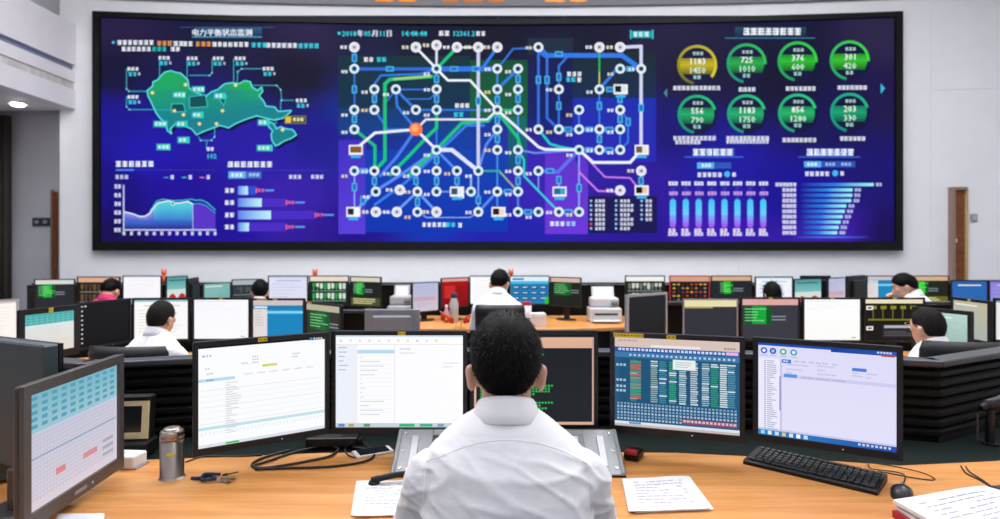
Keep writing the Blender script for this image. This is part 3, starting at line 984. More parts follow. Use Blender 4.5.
# ---- right third: gauges and bar charts
cv.rect(725, 37.6, 815, 38.6, '#2f7f9a', 2)
cv.rect(735, 27, 806, 37, '#1d4a66', 1, '#182348')
cv.glyphs(743, 801, 28.2, 7, W, gap=.1)
gx = [(697, 65, '#e2cf2c', '#5f6a1c', '1183', '1450', 14.5), (746.5, 63.5, '#2fc45a', '#1d8f74', '725', '1010', 14.5), (797.5, 61.5, '#35d83c', '#1f9a64', '376', '600', 14.5), (849.5, 60.5, '#42dc3a', '#1fa06a', '301', '420', 14.5),
      (697, 114.5, '#23c47c', '#178a7c', '556', '790', 14.2), (746.5, 114, '#27c784', '#17907c', '1183', '1750', 14.2), (797.5, 113.2, '#2bcf7c', '#1a9a80', '856', '1280', 14.2), (849.5, 112.5, '#22b888', '#178e80', '203', '330', 14.2)]
for i, (x, y, c0, c1, a, b, r) in enumerate(gx):
    cv.disc(x, y, r * 1.42, '#131340', 1, 26)
    rr = r * 1.38
    cv.ring(x, y, rr - 2.8, rr, 100, 100 + (300 if i == 0 else 262 if i < 4 else 245), c1, c0, 4)
    for k in range(6):
        h0, h1 = -6.5 + k * 2.6, -6.5 + (k + 1) * 2.6
        f0 = 1 - abs(k - 1.8) / 5.0
        cc = tuple(u * f0 * .75 for u in lin(c0))
        hw = math.sqrt(max(1, (rr - 2.5) ** 2 - ((h0 + h1) / 2) ** 2))
        cv.rect(x - hw, y + h0, x + hw, y + h1, cc, 3)
    cv.glyphs(x - 4.5, x + 5, y - 13, 3.2, '#b9d8d0', 6)
    cv.text(a, x, y - 0.6, 8.6, '#f0fff4', 6, 'c', fat=.15)
    cv.text(b, x, y + 8.4, 8.6, '#d5f6ea', 6, 'c', fat=.15)
    cv.glyphs(x - 4, x + 4, y + 10.5, 3.6, '#a8d8d4', 6)
for x0, x1, y in ((673, 720, 86), (738.5, 754.5, 87.4), (785.5, 814, 86.6), (837, 866, 85.6), (673, 717, 136.2), (726, 768, 136.2), (782, 815, 138), (839.5, 867, 136.6)):
    cv.glyphs(x0, x1, y, 4.2, '#e4e8f6', 6, .08)
cv.glyphs(675, 700, 140.6, 3.6, '#e4e8f6', 6, .08)
cv.glyphs(726, 768, 140.4, 3.2, '#e4e8f6', 6, .08)
cv.poly([(663.5, 93), (667, 88.5), (667, 97.5)], '#4f8c8a', 4)
cv.poly([(885, 88.5), (880.5, 83.5), (880.5, 94)], '#35b8e0', 4)
for cx, x0, x1 in ((714, 692.5, 735), (829, 806.5, 852)):
    cv.rect(x0 - 8, 156.5, x1 + 8, 157.6, '#2f6fe0', 2)
    cv.rect(x0, 148, x1, 157, '#2346b4', 1)
    cv.glyphs(x0, x1, 149, 6.6, W, gap=.08)
cv.rect(697, 162.5, 714, 168.6, '#57b4f0', 3)
cv.rect(714, 162.5, 731, 168.6, '#2b59b8', 3)
cv.glyphs(701, 711, 164, 3, W)
cv.rect(804, 161.3, 821, 167.3, '#57b4f0', 3)
cv.rect(821, 161.3, 855, 167.3, '#2b59b8', 3)
cv.glyphs(807, 818, 162.8, 3, W)
cv.glyphs(825, 835, 162.8, 3, '#a9c8f0')
cv.glyphs(841, 851, 162.8, 3, '#a9c8f0')
for a, b, y, dx in ((697, 722, 172.6, 727), (804.5, 830, 171.6, 835)):
    cv.glyphs(a, b, y, 4.4, '#eef2ff')
    cv.disc(dx, y + 1.6, 3, '#49b4f4', 4)
    cv.glyphs(dx + 5, dx + 9, y, 4, W)
for i in range(8):
    x = 672.8 + i * 12.9
    cv.glyphs(x - 4.5, x + 4.8, 181.6, 3.8, W, 5, .05, .8)
    cv.rect(x - 2, 187, x + 2, 200, '#3a2cb0', 2)
    cv.glyphs(x - 4, x + 4, 191.6, 3.6, '#d7a8e8', 5, .05, .8)
    cv.rect(x - 3, 202, x + 3, 215, '#46c6ff', 3, '#6fd0ff')
    cv.disc(x, 202, 3, '#46c6ff', 3, 12)
    cv.rect(x - 3, 215, x + 3, 225, '#6fb0ff', 3, '#a45af4')
    cv.disc(x, 225, 3, '#a45af4', 3, 12)
    cv.glyphs(x - 4.6, x + 4.8, 228.6, 3.8, '#efe9ff', 5, .03)
    cv.glyphs(x - 4.6, x + 4.8, 232.6, 3.2, '#efe9ff', 5, .03)
ends = [873.5, 852.5, 852, 851, 846, 844.5, 842.5, 840.5, 838.5, 837]
for i, e in enumerate(ends):
    y = 184.6 + i * 5.35
    cv.rect(800, y - 1.6, (800 + e) / 2, y + 1.6, '#1c1496', 3, '#2c7fe4', True)
    cv.rect((800 + e) / 2, y - 1.6, e, y + 1.6, '#2c7fe4', 3, '#9df4ff', True)
    cv.glyphs(775 if i == 0 else 782, 795.5, y - 1.8, 3.6, '#e9e6ff', 5, .04)
    cv.glyphs(e + 2, e + 9, y - 1.6, 3.2, '#c7c9f0', 5, .04)
cv.rect(792, 236.4, 830, 238, '#31189c', 2, '#4f7dff', True)
cv.rect(830, 236.4, 868, 238, '#4f7dff', 2, '#3a189c', True)
vpart(cv.build('displayed_graphics', wall_map, maxlen=12))

# ------------------------------------------------------------------ desks and slatted console backs
def desk(label, poly, z, trough=None, floor=0.0, name='console_desk', legs=(), modesty=None):
    cx = sum(p[0] for p in poly) / len(poly)
    cy = sum(p[1] for p in poly) / len(poly)
    t = thing(name, label, 'desk', (cx, cy, floor))
    rel = lambda pts: [(p[0] - cx, p[1] - cy) for p in pts]
    obj('worktop', prism(rel(poly), z - .035 - floor, z - floor, bevel=.006), M_WOOD, t)
    if trough:
        obj('cable_trough', prism(rel(trough), z - .04 - floor, z - .006 - floor), M_TROUGH, t)
    for (x, y, w, d_) in legs:
        obj('pedestal', BX(x - cx - w / 2, x - cx + w / 2, y - cy - d_ / 2, y - cy + d_ / 2, 0, z - .035 - floor, .006), M_BLACK, t)
    if modesty:
        for (x0, y0), (x1, y1) in zip(modesty, modesty[1:]):
            a = math.atan2(y1 - y0, x1 - x0)
            ln = math.hypot(x1 - x0, y1 - y0)
            obj('front_panel', BX(0, ln, 0, .02, .04, z - .035 - floor, mx=T(x0 - cx, y0 - cy, 0) @ RZ(a)), M_BLACK, t)
    return t


def slat_wall(label, pts, z0, z1, n, floor=0.0, rail_d=.07):
    ox, oy = pts[len(pts) // 2]
    t = thing('slatted_console_back', label, 'console panel', (ox, oy, floor))
    ph = (z1 - .03 - z0) / n
    for i in range(len(pts) - 1):
        (x0, y0), (x1, y1) = pts[i], pts[i + 1]
        a = math.atan2(y1 - y0, x1 - x0)
        ln = math.hypot(x1 - x0, y1 - y0)
        mx = T(x0 - ox, y0 - oy, 0) @ RZ(a)
        bp = obj('back_panel', BX(0, ln, .02, .05, 0, z1 - .03 - floor, mx=mx), M_SLAT, t)
        if n > 1:
            me = None
            for k in range(n):
                bm = bmesh.new()
                zz = z0 + ph * k - floor
                sec = [(.02, zz + .003), (.004, zz + .003), (0, zz + .010), (0, zz + ph - .012), (.012, zz + ph - .003), (.02, zz + ph - .003)]
                va = [bm.verts.new((0.001, y, z)) for y, z in sec]
                vb = [bm.verts.new((ln - .001, y, z)) for y, z in sec]
                for q in range(6):
                    bm.faces.new((va[q], va[(q + 1) % 6], vb[(q + 1) % 6], vb[q]))
                bm.faces.new(va)
                bm.faces.new(vb)
                bmesh.ops.transform(bm, matrix=mx, verts=bm.verts)
                obj('slat', bm, M_SLAT, t)
        obj('top_rail', BX(-.004, ln + .004, -.012, rail_d, z1 - .024 - floor, z1 - floor, .006, mx=mx, seg=2), M_RAIL, t)
    return t


# the front desk the camera looks over
BACK = [(-2.3, 1.85), (-1.6, 1.93), (-1.2, 1.98), (-.6, 2.05), (0, 2.07), (.6, 2.05), (.95, 2.0), (1.29, 1.925), (1.63, 1.965), (2.4, 2.2)]
FRONT = [(2.4, 1.2), (1.7, .75), (1.35, .72), (1.0, 1.08), (.6, 1.36), (.25, 1.47), (0, 1.49), (-.25, 1.47), (-.6, 1.36), (-1.0, 1.08), (-1.35, .72), (-1.7, .75), (-2.3, 1.2)]
SW = [(-2.4, 2.42), (-1.5, 2.14), (-1.36, 2.18), (-.9, 2.33), (0, 2.42), (.9, 2.36), (1.49, 2.216), (1.6, 2.18), (2.0, 2.385), (2.6, 2.7)]
desk('curved light wood console desk in the foreground', BACK + FRONT, .75, trough=[(x, y + .002) for x, y in BACK] + [(x, y - .01) for x, y in SW[::-1]],
     legs=((-1.5, 1.45, .4, .5), (1.6, 1.45, .4, .5), (-.75, 1.85, .12, .2), (.75, 1.85, .12, .2)))
slat_wall('black slatted console back with grey rail behind the foreground monitors', SW, .755, 1.04, 7)

# middle row, left and right clusters
DZM = .60
desk('wood console desk of the middle row on the left', [(-3.6, 3.3), (-2.75, 3.4), (-2.6, 4.0), (-1.75, 4.0), (-1.4, 3.85), (-.45, 3.85), (-.45, 4.45), (-1.05, 4.9), (-2.9, 4.9), (-3.5, 4.45)], DZM, floor=FL, legs=((-2.8, 4.5, .3, .4), (-.8, 4.2, .3, .4), (-3.2, 3.7, .3, .4)))
slat_wall('black console back of the middle row on the left', [(-4.4, 4.3), (-3.75, 4.85), (-2.95, 5.02), (-1.05, 5.02)], .62, .93, 1, FL)
desk('wood console desk of the middle row on the right', [(.72, 3.75), (1.3, 3.7), (2.1, 3.72), (2.7, 3.55), (3.3, 3.55), (4.2, 4.1), (4.2, 4.95), (1.0, 4.95), (.72, 4.5)], DZM, floor=FL, legs=((1.0, 4.2, .3, .4), (3.0, 4.5, .3, .4), (3.9, 4.5, .3, .4)))
slat_wall('black console back of the middle row on the right', [(1.1, 5.02), (4.3, 5.02), (5.0, 4.6)], .62, 1.0, 1, FL)
# far row
desk('long wood console desk of the far row on the left', [(-6.8, 6.3), (-1.62, 6.45), (-1.62, 7.5), (-6.8, 7.4)], DZM, floor=FL, legs=((-6.4, 6.9, .3, .5), (-2.0, 7.0, .3, .5)), modesty=[(-6.7, 6.9), (-1.7, 7.0)])
desk('wood console desk at the middle of the far row', [(-1.6, 6.4), (-.6, 6.28), (.6, 6.28), (1.48, 6.5), (1.48, 7.55), (-1.6, 7.55)], DZM, floor=FL, legs=((-1.3, 7.1, .3, .5), (1.2, 7.1, .3, .5)), modesty=[(-1.55, 6.75), (1.45, 6.75)])
desk('long wood console desk of the far row on the right', [(1.5, 6.45), (7.2, 6.3), (7.2, 7.4), (1.5, 7.5)], DZM, floor=FL, legs=((1.9, 7.0, .3, .5), (6.8, 6.9, .3, .5)), modesty=[(1.6, 7.0), (7.1, 6.9)])
slat_wall('long black console back behind the far row of monitors', [(-5.85, 7.5), (-5.4, 7.62), (5.6, 7.62), (7.4, 7.52)], .62, 1.012, 1, FL)


# ------------------------------------------------------------------ monitors
def lines(c, x0, x1, y0, y1, n, col, h=.35, jitter=.5, layer=2):
    dy = (y1 - y0) / n
    for i in range(n):
        e = x1 - (x1 - x0) * jitter * c.rng.random()
        c.rect(x0, y0 + i * dy, e, y0 + i * dy + dy * h, col, layer)


def art_blank(col='#fafaff', tint=None):
    def f(c):
        c.rect(0, 0, 1, 1, col, 0, tint or col)
        c.rect(.03, .04, .6, .055, '#dcdfea', 1)
        lines(c, .04, .9, .12, .3, 4, '#e3e6ef', .15)
        c.rect(.85, .93, .93, .95, '#9a9fae', 2)
    return f


def art_doc(a='#f6f7fd', head='#c9d3ea', accent='#9db8e6', ink='#c3c7d6', rows=9):
    def f(c):
        c.rect(0, 0, 1, 1, a, 0)
        c.rect(0, 0, 1, .05, head, 1)
        c.rect(.18, .13, .84, .17, accent, 1)
        lines(c, .08, .92, .26, .95, rows, ink, .22)
    return f


def art_green(top='#c9d6d0', dark='#20262c', green='#18b83c', gx=.12, gw=.5, bottom=None):
    def f(c):
        c.rect(0, 0, 1, 1, dark, 0)
        c.rect(0, 0, 1, .15, top, 1)
        c.rect(gx, .18, gx + gw, .62, '#0f5a26', 1)
        c.rect(gx + gw * .3, .18, gx + gw * .8, .62, green, 2)
        lines(c, gx + .02, gx + gw, .24, .6, 5, '#9be8a8', .22, .6, 3)
        c.rect(gx + gw, .42, gx + gw + .25, .45, '#8a949c', 3)
        c.rect(gx + gw, .50, gx + gw + .25, .53, '#8a949c', 3)
        if bottom:
            c.rect(0, .72, 1, 1, bottom, 2)
            lines(c, .08, .9, .76, .98, 3, '#e4e0a0', .4, .3, 3)
    return f


def art_scada(top='#e8dccb', dark='#15231f', ink='#cfe0d0', acc='#2fa04a'):
    def f(c):
        c.rect(0, 0, 1, 1, dark, 0)
        c.rect(0, 0, 1, .17, top, 1)
        for r in range(2):
            y = .24 + r * .36
            for i in range(9):
                x = .06 + i * .1
                hgt = .08 + .14 * c.rng.random()
                c.rect(x, y, x + .075, y + hgt, ink if i % 3 else acc, 2)
                c.rect(x + .02, y + hgt, x + .05, y + .28, acc, 2)
            c.rect(.04, y + .27, .95, y + .3, '#7c8a84', 2)
    return f


def art_orange(c):
    c.rect(0, 0, 1, 1, '#14191c', 0)
    c.rect(0, 0, 1, .18, '#d9a08a', 1)
    for i in range(8):
        x = .06 + i * .115
        for j in range(5):
            y = .26 + j * .14
            if c.rng.random() < .75:
                c.rect(x, y, x + .07, y + .05, c.rng.choice(('#b8472f', '#d0b040', '#7a2a24', '#8f8a80')), 2)
        c.rect(x + .03, .24, x + .045, .94, '#6a2a26', 1)


def art_red(c):
    c.rect(0, 0, 1, 1, '#b3121a', 0, '#7a0f16')
    c.rect(0, 0, 1, .1, '#d9a79a', 1)
    c.rect(.1, .25, .5, .7, '#c92a2c', 1)
    lines(c, .55, .95, .3, .9, 5, '#8a1016', .5)


def art_blue(c):
    c.rect(0, 0, 1, 1, '#1f7fb4', 0)
    c.rect(0, 0, 1, .17, '#dff0f8', 1)
    c.rect(0, .17, 1, .27, '#49b8e6', 1)
    c.rect(.05, .06, .35, .13, '#2a86c8', 2)
    for r in range(3):
        for k in range(4):
            x, y = .06 + k * .235, .34 + r * .2
            c.rect(x, y, x + .19, y + .14, '#1a5f94', 2)
            c.rect(x + .03, y + .04, x + .15, y + .07, '#d8ecf8', 3)
    c.rect(.9, .75, 1, 1, '#35c04a', 3)


def art_blue_form(c):
    c.rect(0, 0, 1, 1, '#e3dcdc', 0)
    c.rect(0, 0, 1, .13, '#cfc4c6', 1)
    c.rect(0, .13, 1, .22, '#1f7fb0', 1)
    c.rect(.28, .22, 1, 1, '#1a86be', 1)
    c.rect(.28, .27, 1, .34, '#7fd4ee', 2)
    c.rect(.02, .15, .28, .2, '#d7eefa', 3)
    lines(c, .03, .22, .28, .7, 6, '#b7b0b4', .2)


def art_teal(a='#59b8b4', b='#e8dcd2'):
    def f(c):
        c.rect(0, 0, 1, .28, a, 0, '#6fc4c0')
        c.rect(0, .28, 1, 1, '#dfe8e6', 0, b)
        for r in range(4):
            for k in range(9):
                c.rect(.03 + k * .108, .03 + r * .065, .03 + k * .108 + .08, .06 + r * .065, '#3f9ca4', 1)
        lines(c, .04, .95, .34, .95, 12, '#cfd0d0', .18, .3)
    return f


def art_pale(a='#b9d6cf', b='#8fb0aa'):
    def f(c):
        c.rect(0, 0, 1, 1, a, 0, b)
        c.rect(.05, .08, .7, .12, '#dfeeea', 1)
        lines(c, .06, .9, .2, .9, 8, '#a3c2bb', .2)
    return f


def art_lanterns(c):
    c.rect(0, 0, 1, .45, '#4f9aa0', 0, '#7fc0be')
    c.rect(0, .45, 1, 1, '#cfe0dc', 0, '#e6e0d8')
    for x in (.28, .75):
        c.disc(x, .8, .19, '#c8352c', 2)
        c.rect(x - .03, .6, x + .03, .98, '#a82420', 3)
    c.rect(.1, .1, .9, .14, '#2b5a60', 1)


def art_lilac(c):
    c.rect(0, 0, 1, 1, '#b9bfe0', 0, '#d8c3cf')
    lines(c, .06, .9, .12, .9, 9, '#a5a9cc', .22, .5)
    c.rect(.05, .5, .9, .62, '#c9a8b4', 3)


def art_darktop(top='#e7dfae', dark='#33353d'):
    def f(c):
        c.rect(0, 0, 1, 1, dark, 0)
        c.rect(0, 0, 1, .16, top, 1)
        c.rect(0, .16, .55, .2, '#a89a48', 1)
        c.rect(0, .94, 1, 1, '#50535c', 1)
    return f


def art_off(c):
    c.rect(0, 0, 1, 1, '#26282d', 0, '#1b1d21')


def art_icons(c):
    c.rect(0, 0, 1, 1, '#1a1c20', 0, '#131417')
    for i in range(9):
        c.rect(.03, .04 + i * .105, .065, .075 + i * .105, '#c3c7ce', 1)
    c.rect(.09, .04, .13, .075, '#cfd4dc', 1)


def art_r4(c):
    c.rect(0, 0, 1, 1, '#1c1a18', 0)
    c.rect(0, 0, 1, .1, '#e9e2c2', 1)
    for i in range(5):
        x = .1 + i * .17
        c.rect(x, .16, x + .1, .24, '#8f8a2c', 2)
        c.rect(x + .03, .24, x + .05, .48, '#6a6a28', 2)
    c.rect(.05, .48, .95, .52, '#7f7a2a', 2)
    for y in (.16, .66):
        c.rect(.02, y, .14, y + .1, '#ecebe4', 3)
        c.rect(.05, y + .03, .11, y + .07, '#2a2a2a', 4)
    c.rect(.3, .62, .96, .94, '#2c2a2e', 2)
    lines(c, .33, .94, .64, .72, 1, '#b8b8c0', .8, .1, 3)
    lines(c, .33, .94, .78, .92, 3, '#5a5860', .5, .4, 3)


def art_A(c):
    c.rect(0, 0, 1, 1, '#fbfcff', 0)
    c.rect(0, 0, .88, .025, '#10141c', 1)
    c.rect(.86, 0, 1, .03, '#12161e', 1)
    c.disc(.88, .015, .012, '#2f9ce8', 3)
    c.glyphs(.9, .985, .006, .018, '#dfe6ee', 3)
    c.glyphs(.03, .05, .09, .02, '#4a9ae0', 2)
    c.glyphs(.055, .09, .09, .02, '#9fb6d0', 2)
    for x, y, w in ((.4, .14, .06), (.4, .17, .05), (.4, .2, .06), (.72, .15, .07), (.72, .18, .05), (.32, .2, .05), (.05, .22, .03), (.06, .27, .06)):
        c.glyphs(x, x + w, y, .015, '#b9bcc4', 2)
    c.rect(.48, .235, .6, .262, '#bfe06a', 2, '#e8d870', True)
    c.rect(0, .325, .27, .355, '#b8dcf0', 2)
    c.glyphs(.06, .12, .333, .015, '#3f7fc0', 3)
    for k in range(6):
        c.glyphs(.34 + k * .1, .41 + k * .1, .31, .014, '#d6c9a8', 2)
    lines(c, .2, .32, .38, .9, 22, '#d3d6dc', .4, .7)
    for i in range(9):
        c.rect(.02, .44 + i * .055, .98, .443 + i * .055, '#e6e9ef' if i % 3 else '#d9c9c4', 1)
    c.rect(.0, .80, 1, .83, '#bfe2ee', 1)
    c.glyphs(.02, .98, .855, .012, '#d4dadf', 2, 1.5)
    c.rect(0, .97, 1, 1, '#dfe4ec', 2)
    c.rect(.2, .975, .3, .995, '#4fc06a', 3)


def art_B(c):
    c.rect(0, 0, 1, 1, '#fdfdff', 0)
    c.rect(0, 0, 1, .02, '#cfe0f2', 1)
    for i in range(11):
        c.glyphs(.03 + i * .075, .06 + i * .075, .05, .022, c.rng.choice(('#e6c9a0', '#b9c6e0', '#c9d9c0', '#d8d8e0')), 2)
    c.rect(0, .1, 1, .105, '#d9dce6', 2)
    c.rect(0, .105, .17, .955, '#eef1fa', 1)
    lines(c, .02, .1, .13, .42, 6, '#b7c4dc', .25)
    c.rect(.17, .16, .46, .2, '#b8dcf2', 2)
    for i in range(14):
        c.rect(.19, .22 + i * .048, .44, .223 + i * .048, '#e3e6ee', 2)
        c.rect(.19, .235 + i * .048, .19 + .2 * c.rng.random(), .245 + i * .048, '#d2d7e2', 2)
    c.rect(.46, .105, .465, .955, '#dfe3ec', 2)
    c.glyphs(.5, .6, .14, .02, '#c3c9d6', 2)
    c.rect(.5, .19, .62, .2, '#d3d8e2', 2)
    c.rect(.84, .3, .97, .31, '#dde1ea', 2)
    c.rect(.84, .34, .92, .35, '#dde1ea', 2)
    c.rect(0, .955, 1, 1, '#c6d6da', 3)
    for x, w, k in ((.02, .05, '#5f8fd0'), (.1, .04, '#b7a25a'), (.22, .05, '#6a9a6a'), (.5, .12, '#35b87a'), (.66, .1, '#3fb88a'), (.8, .05, '#7fa0c0'), (.9, .07, '#3f7fae')):
        c.rect(x, .962, x + w, .994, k, 4)


def art_C(c):
    c.rect(0, 0, 1, 1, '#1d2126', 0, '#24282e')
    c.rect(0, 0, 1, .015, '#10141a', 3)
    c.rect(0, .03, 1, .15, '#e4b493', 1, '#d8ae96')
    c.rect(0, 0.015, 1, .03, '#2b3540', 2)
    c.rect(0, 0, .018, 1, '#d9b09c', 2)
    c.rect(.985, .03, 1, 1, '#c9a595', 2)
    c.rect(0, .97, 1, 1, '#d9b09c', 2)
    for i in range(25):
        y = .18 + i * .0315
        c.glyphs(.05, .42 + .3 * c.rng.random() ** 1.2, y, .020, '#2fd45a' if c.rng.random() < .8 else '#bfe8c4', 2, .35)


def art_D(c):
    c.rect(0, 0, 1, 1, '#2a5a80', 0)
    c.rect(0, 0, 1, .11, '#d9c4bc', 1)
    c.glyphs(.03, .2, .025, .02, '#a8968e', 2)
    c.rect(.3, .075, .7, .1, '#efe6e0', 2)
    c.glyphs(.88, .98, .07, .02, '#8a7a74', 2)
    c.rect(0, .11, 1, .165, '#2458a8', 1)
    c.glyphs(.03, .95, .122, .026, '#e8f0fb', 2, .3)
    c.rect(.9, .115, .99, .15, '#e8b4dc', 3)
    c.rect(0, .165, 1, .225, '#3f78a8', 1)
    c.glyphs(.12, .98, .185, .022, '#cfe4f2', 2, .8)
    c.rect(.04, .24, .96, .73, '#1f5578', 1)
    spec = [(.13, '#2f8a78'), (.30, '#8fa8a8'), (.37, '#3f86a0'), (.45, '#35a07c'), (.53, '#9fc4cc'), (.62, '#b8c4d0'), (.71, '#8fb0c0'), (.78, '#2f9a74'), (.85, '#d0dfe4'), (.91, '#4f90a8')]
    for x, k in spec:
        for i in range(20):
            y = .25 + i * .0236
            c.rect(x, y, x + .05 + .012 * c.rng.random(), y + .015, k if c.rng.random() < .8 else '#cfe0e6', 2)
    for i in range(12):
        c.rect(.13, .26 + i * .036, .22, .26 + i * .036 + .03, c.rng.choice(('#7a8f8c', '#b06a5c', '#2fa070', '#4f8f8c')), 3)
    c.rect(.48, .225, .66, .335, '#e9eff0', 4)
    lines(c, .5, .64, .25, .32, 3, '#b4c8ca', .4, .3, 5)
    for y in (.3, .47, .54, .59):
        c.glyphs(.01, .1, y, .026, '#b8d4e4', 3)
    for j in range(6):
        c.glyphs(.02, .98, .735 + j * .034, .02, '#c4d8e6' if j % 2 else '#8fb4d0', 3, .5)
    c.rect(.55, .87, .98, .925, '#8a4a6a', 4)
    c.glyphs(.56, .97, .88, .026, '#e8c9d4', 5)
    c.rect(0, .945, 1, .975, '#d7e4ef', 3)
    c.rect(.12, .948, .22, .972, '#5f9ad8', 4)
    c.rect(0, .975, 1, 1, '#c9b8b4', 3)


def art_E(c):
    c.rect(0, 0, 1, 1, '#dedcf8', 0, '#e3e1fb')
    c.rect(0, 0, 1, .03, '#1f4fb4', 1)
    c.rect(.55, 0, 1, .05, '#1b3f9a', 2, '#2a58b8', True)
    c.glyphs(.87, .98, .012, .018, '#dfe8f8', 3)
    c.rect(.9, .04, .99, .06, '#c04a5a', 3)
    for x, k in ((.045, '#2a5fc8'), (.115, '#2450b8'), (.195, '#3fa86a'), (.275, '#2a9ac8')):
        c.disc(x, .085, .026, k, 3, 18, 1.3)
        c.disc(x, .085, .014, '#e8f0fb' if k != '#2450b8' else '#9fc0f0', 4, 14, 1.3)
        c.glyphs(x - .025, x + .025, .13, .012, '#9aa4cc', 3)
    c.rect(.0, .17, .175, .95, '#eceafc', 1)
    c.rect(.172, .17, .182, .95, '#b9b8da', 2)
    c.rect(.165, .35, .178, .72, '#9c9cc4', 3)
    for i in range(34):
        y = .19 + i * .0222
        c.rect(.045, y, .06, y + .009, '#8a8fb0', 3)
        c.rect(.068, y, .09 + .06 * c.rng.random(), y + .009, '#a6aac8', 3)
    c.rect(.185, .165, .255, .205, '#3f78d0', 3)
    c.glyphs(.195, .245, .175, .018, '#e8f0fb', 4)
    for x in (.28, .33, .39, .44, .49, .56):
        c.glyphs(x, x + .04, .17, .016, '#a9acd0', 3)
    for x, y, w in ((.22, .21, .16), (.22, .26, .12), (.22, .3, .04), (.45, .2, .12), (.45, .245, .06), (.45, .285, .14), (.7, .27, .08), (.7, .24, .05), (.8, .24, .08), (.8, .28, .03)):
        c.glyphs(x, x + w, y, .013, '#b3b5d4', 3)
    c.rect(.7, .195, .8, .228, '#4a80dc', 3)
    c.rect(.185, .325, 1, .36, '#cfcdee', 2)
    c.rect(.2, .318, .3, .355, '#5a94e4', 3)
    for x in (.33, .44, .56):
        c.glyphs(x, x + .09, .335, .014, '#9fa2c8', 3)
    c.rect(0, .925, 1, .945, '#c9cbe8', 3)
    c.rect(0, .945, 1, 1, '#2a86c8', 3, '#2a4fa8', True)
    for i, k in enumerate(('#8fe0f0', '#e8e8f0', '#c9e0f8', '#f0c070', '#d0e8f8', '#ffffff', '#bfe0f8')):
        c.rect(.02 + i * .055, .952, .05 + i * .055, .992, k, 4)
    c.glyphs(.74, .98, .957, .022, '#dfe8f8', 4, .4)


def art_L1(c):  # colours paled to imitate the wash of an oblique view
    c.rect(0, 0, 1, .34, '#79b4c6', 0, '#9cc6d2')
    c.rect(0, .34, 1, 1, '#c9c9dc', 0, '#dccfd8')
    for r in range(5):
        for k in range(10):
            c.rect(.03 + k * .097, .03 + r * .06, .085 + k * .097, .062 + r * .06, '#5a9eb4', 1)
    for i in range(15):
        c.rect(.03, .37 + i * .038, .97, .374 + i * .038, '#aeb2c4', 1)
        c.glyphs(.04, .96, .378 + i * .038, .014, '#b9bccc', 2, 1.4)
    c.rect(.02, .55, .98, .565, '#8fa4c0', 2)
    c.rect(.26, .74, .36, .80, '#d88a88', 3)
    c.rect(.56, .745, .73, .80, '#d88f92', 3)
    for i in range(3):
        c.rect(.8, .72 + i * .07, .94, .75 + i * .07, '#a9a6b8', 3)


MON_N = [0]


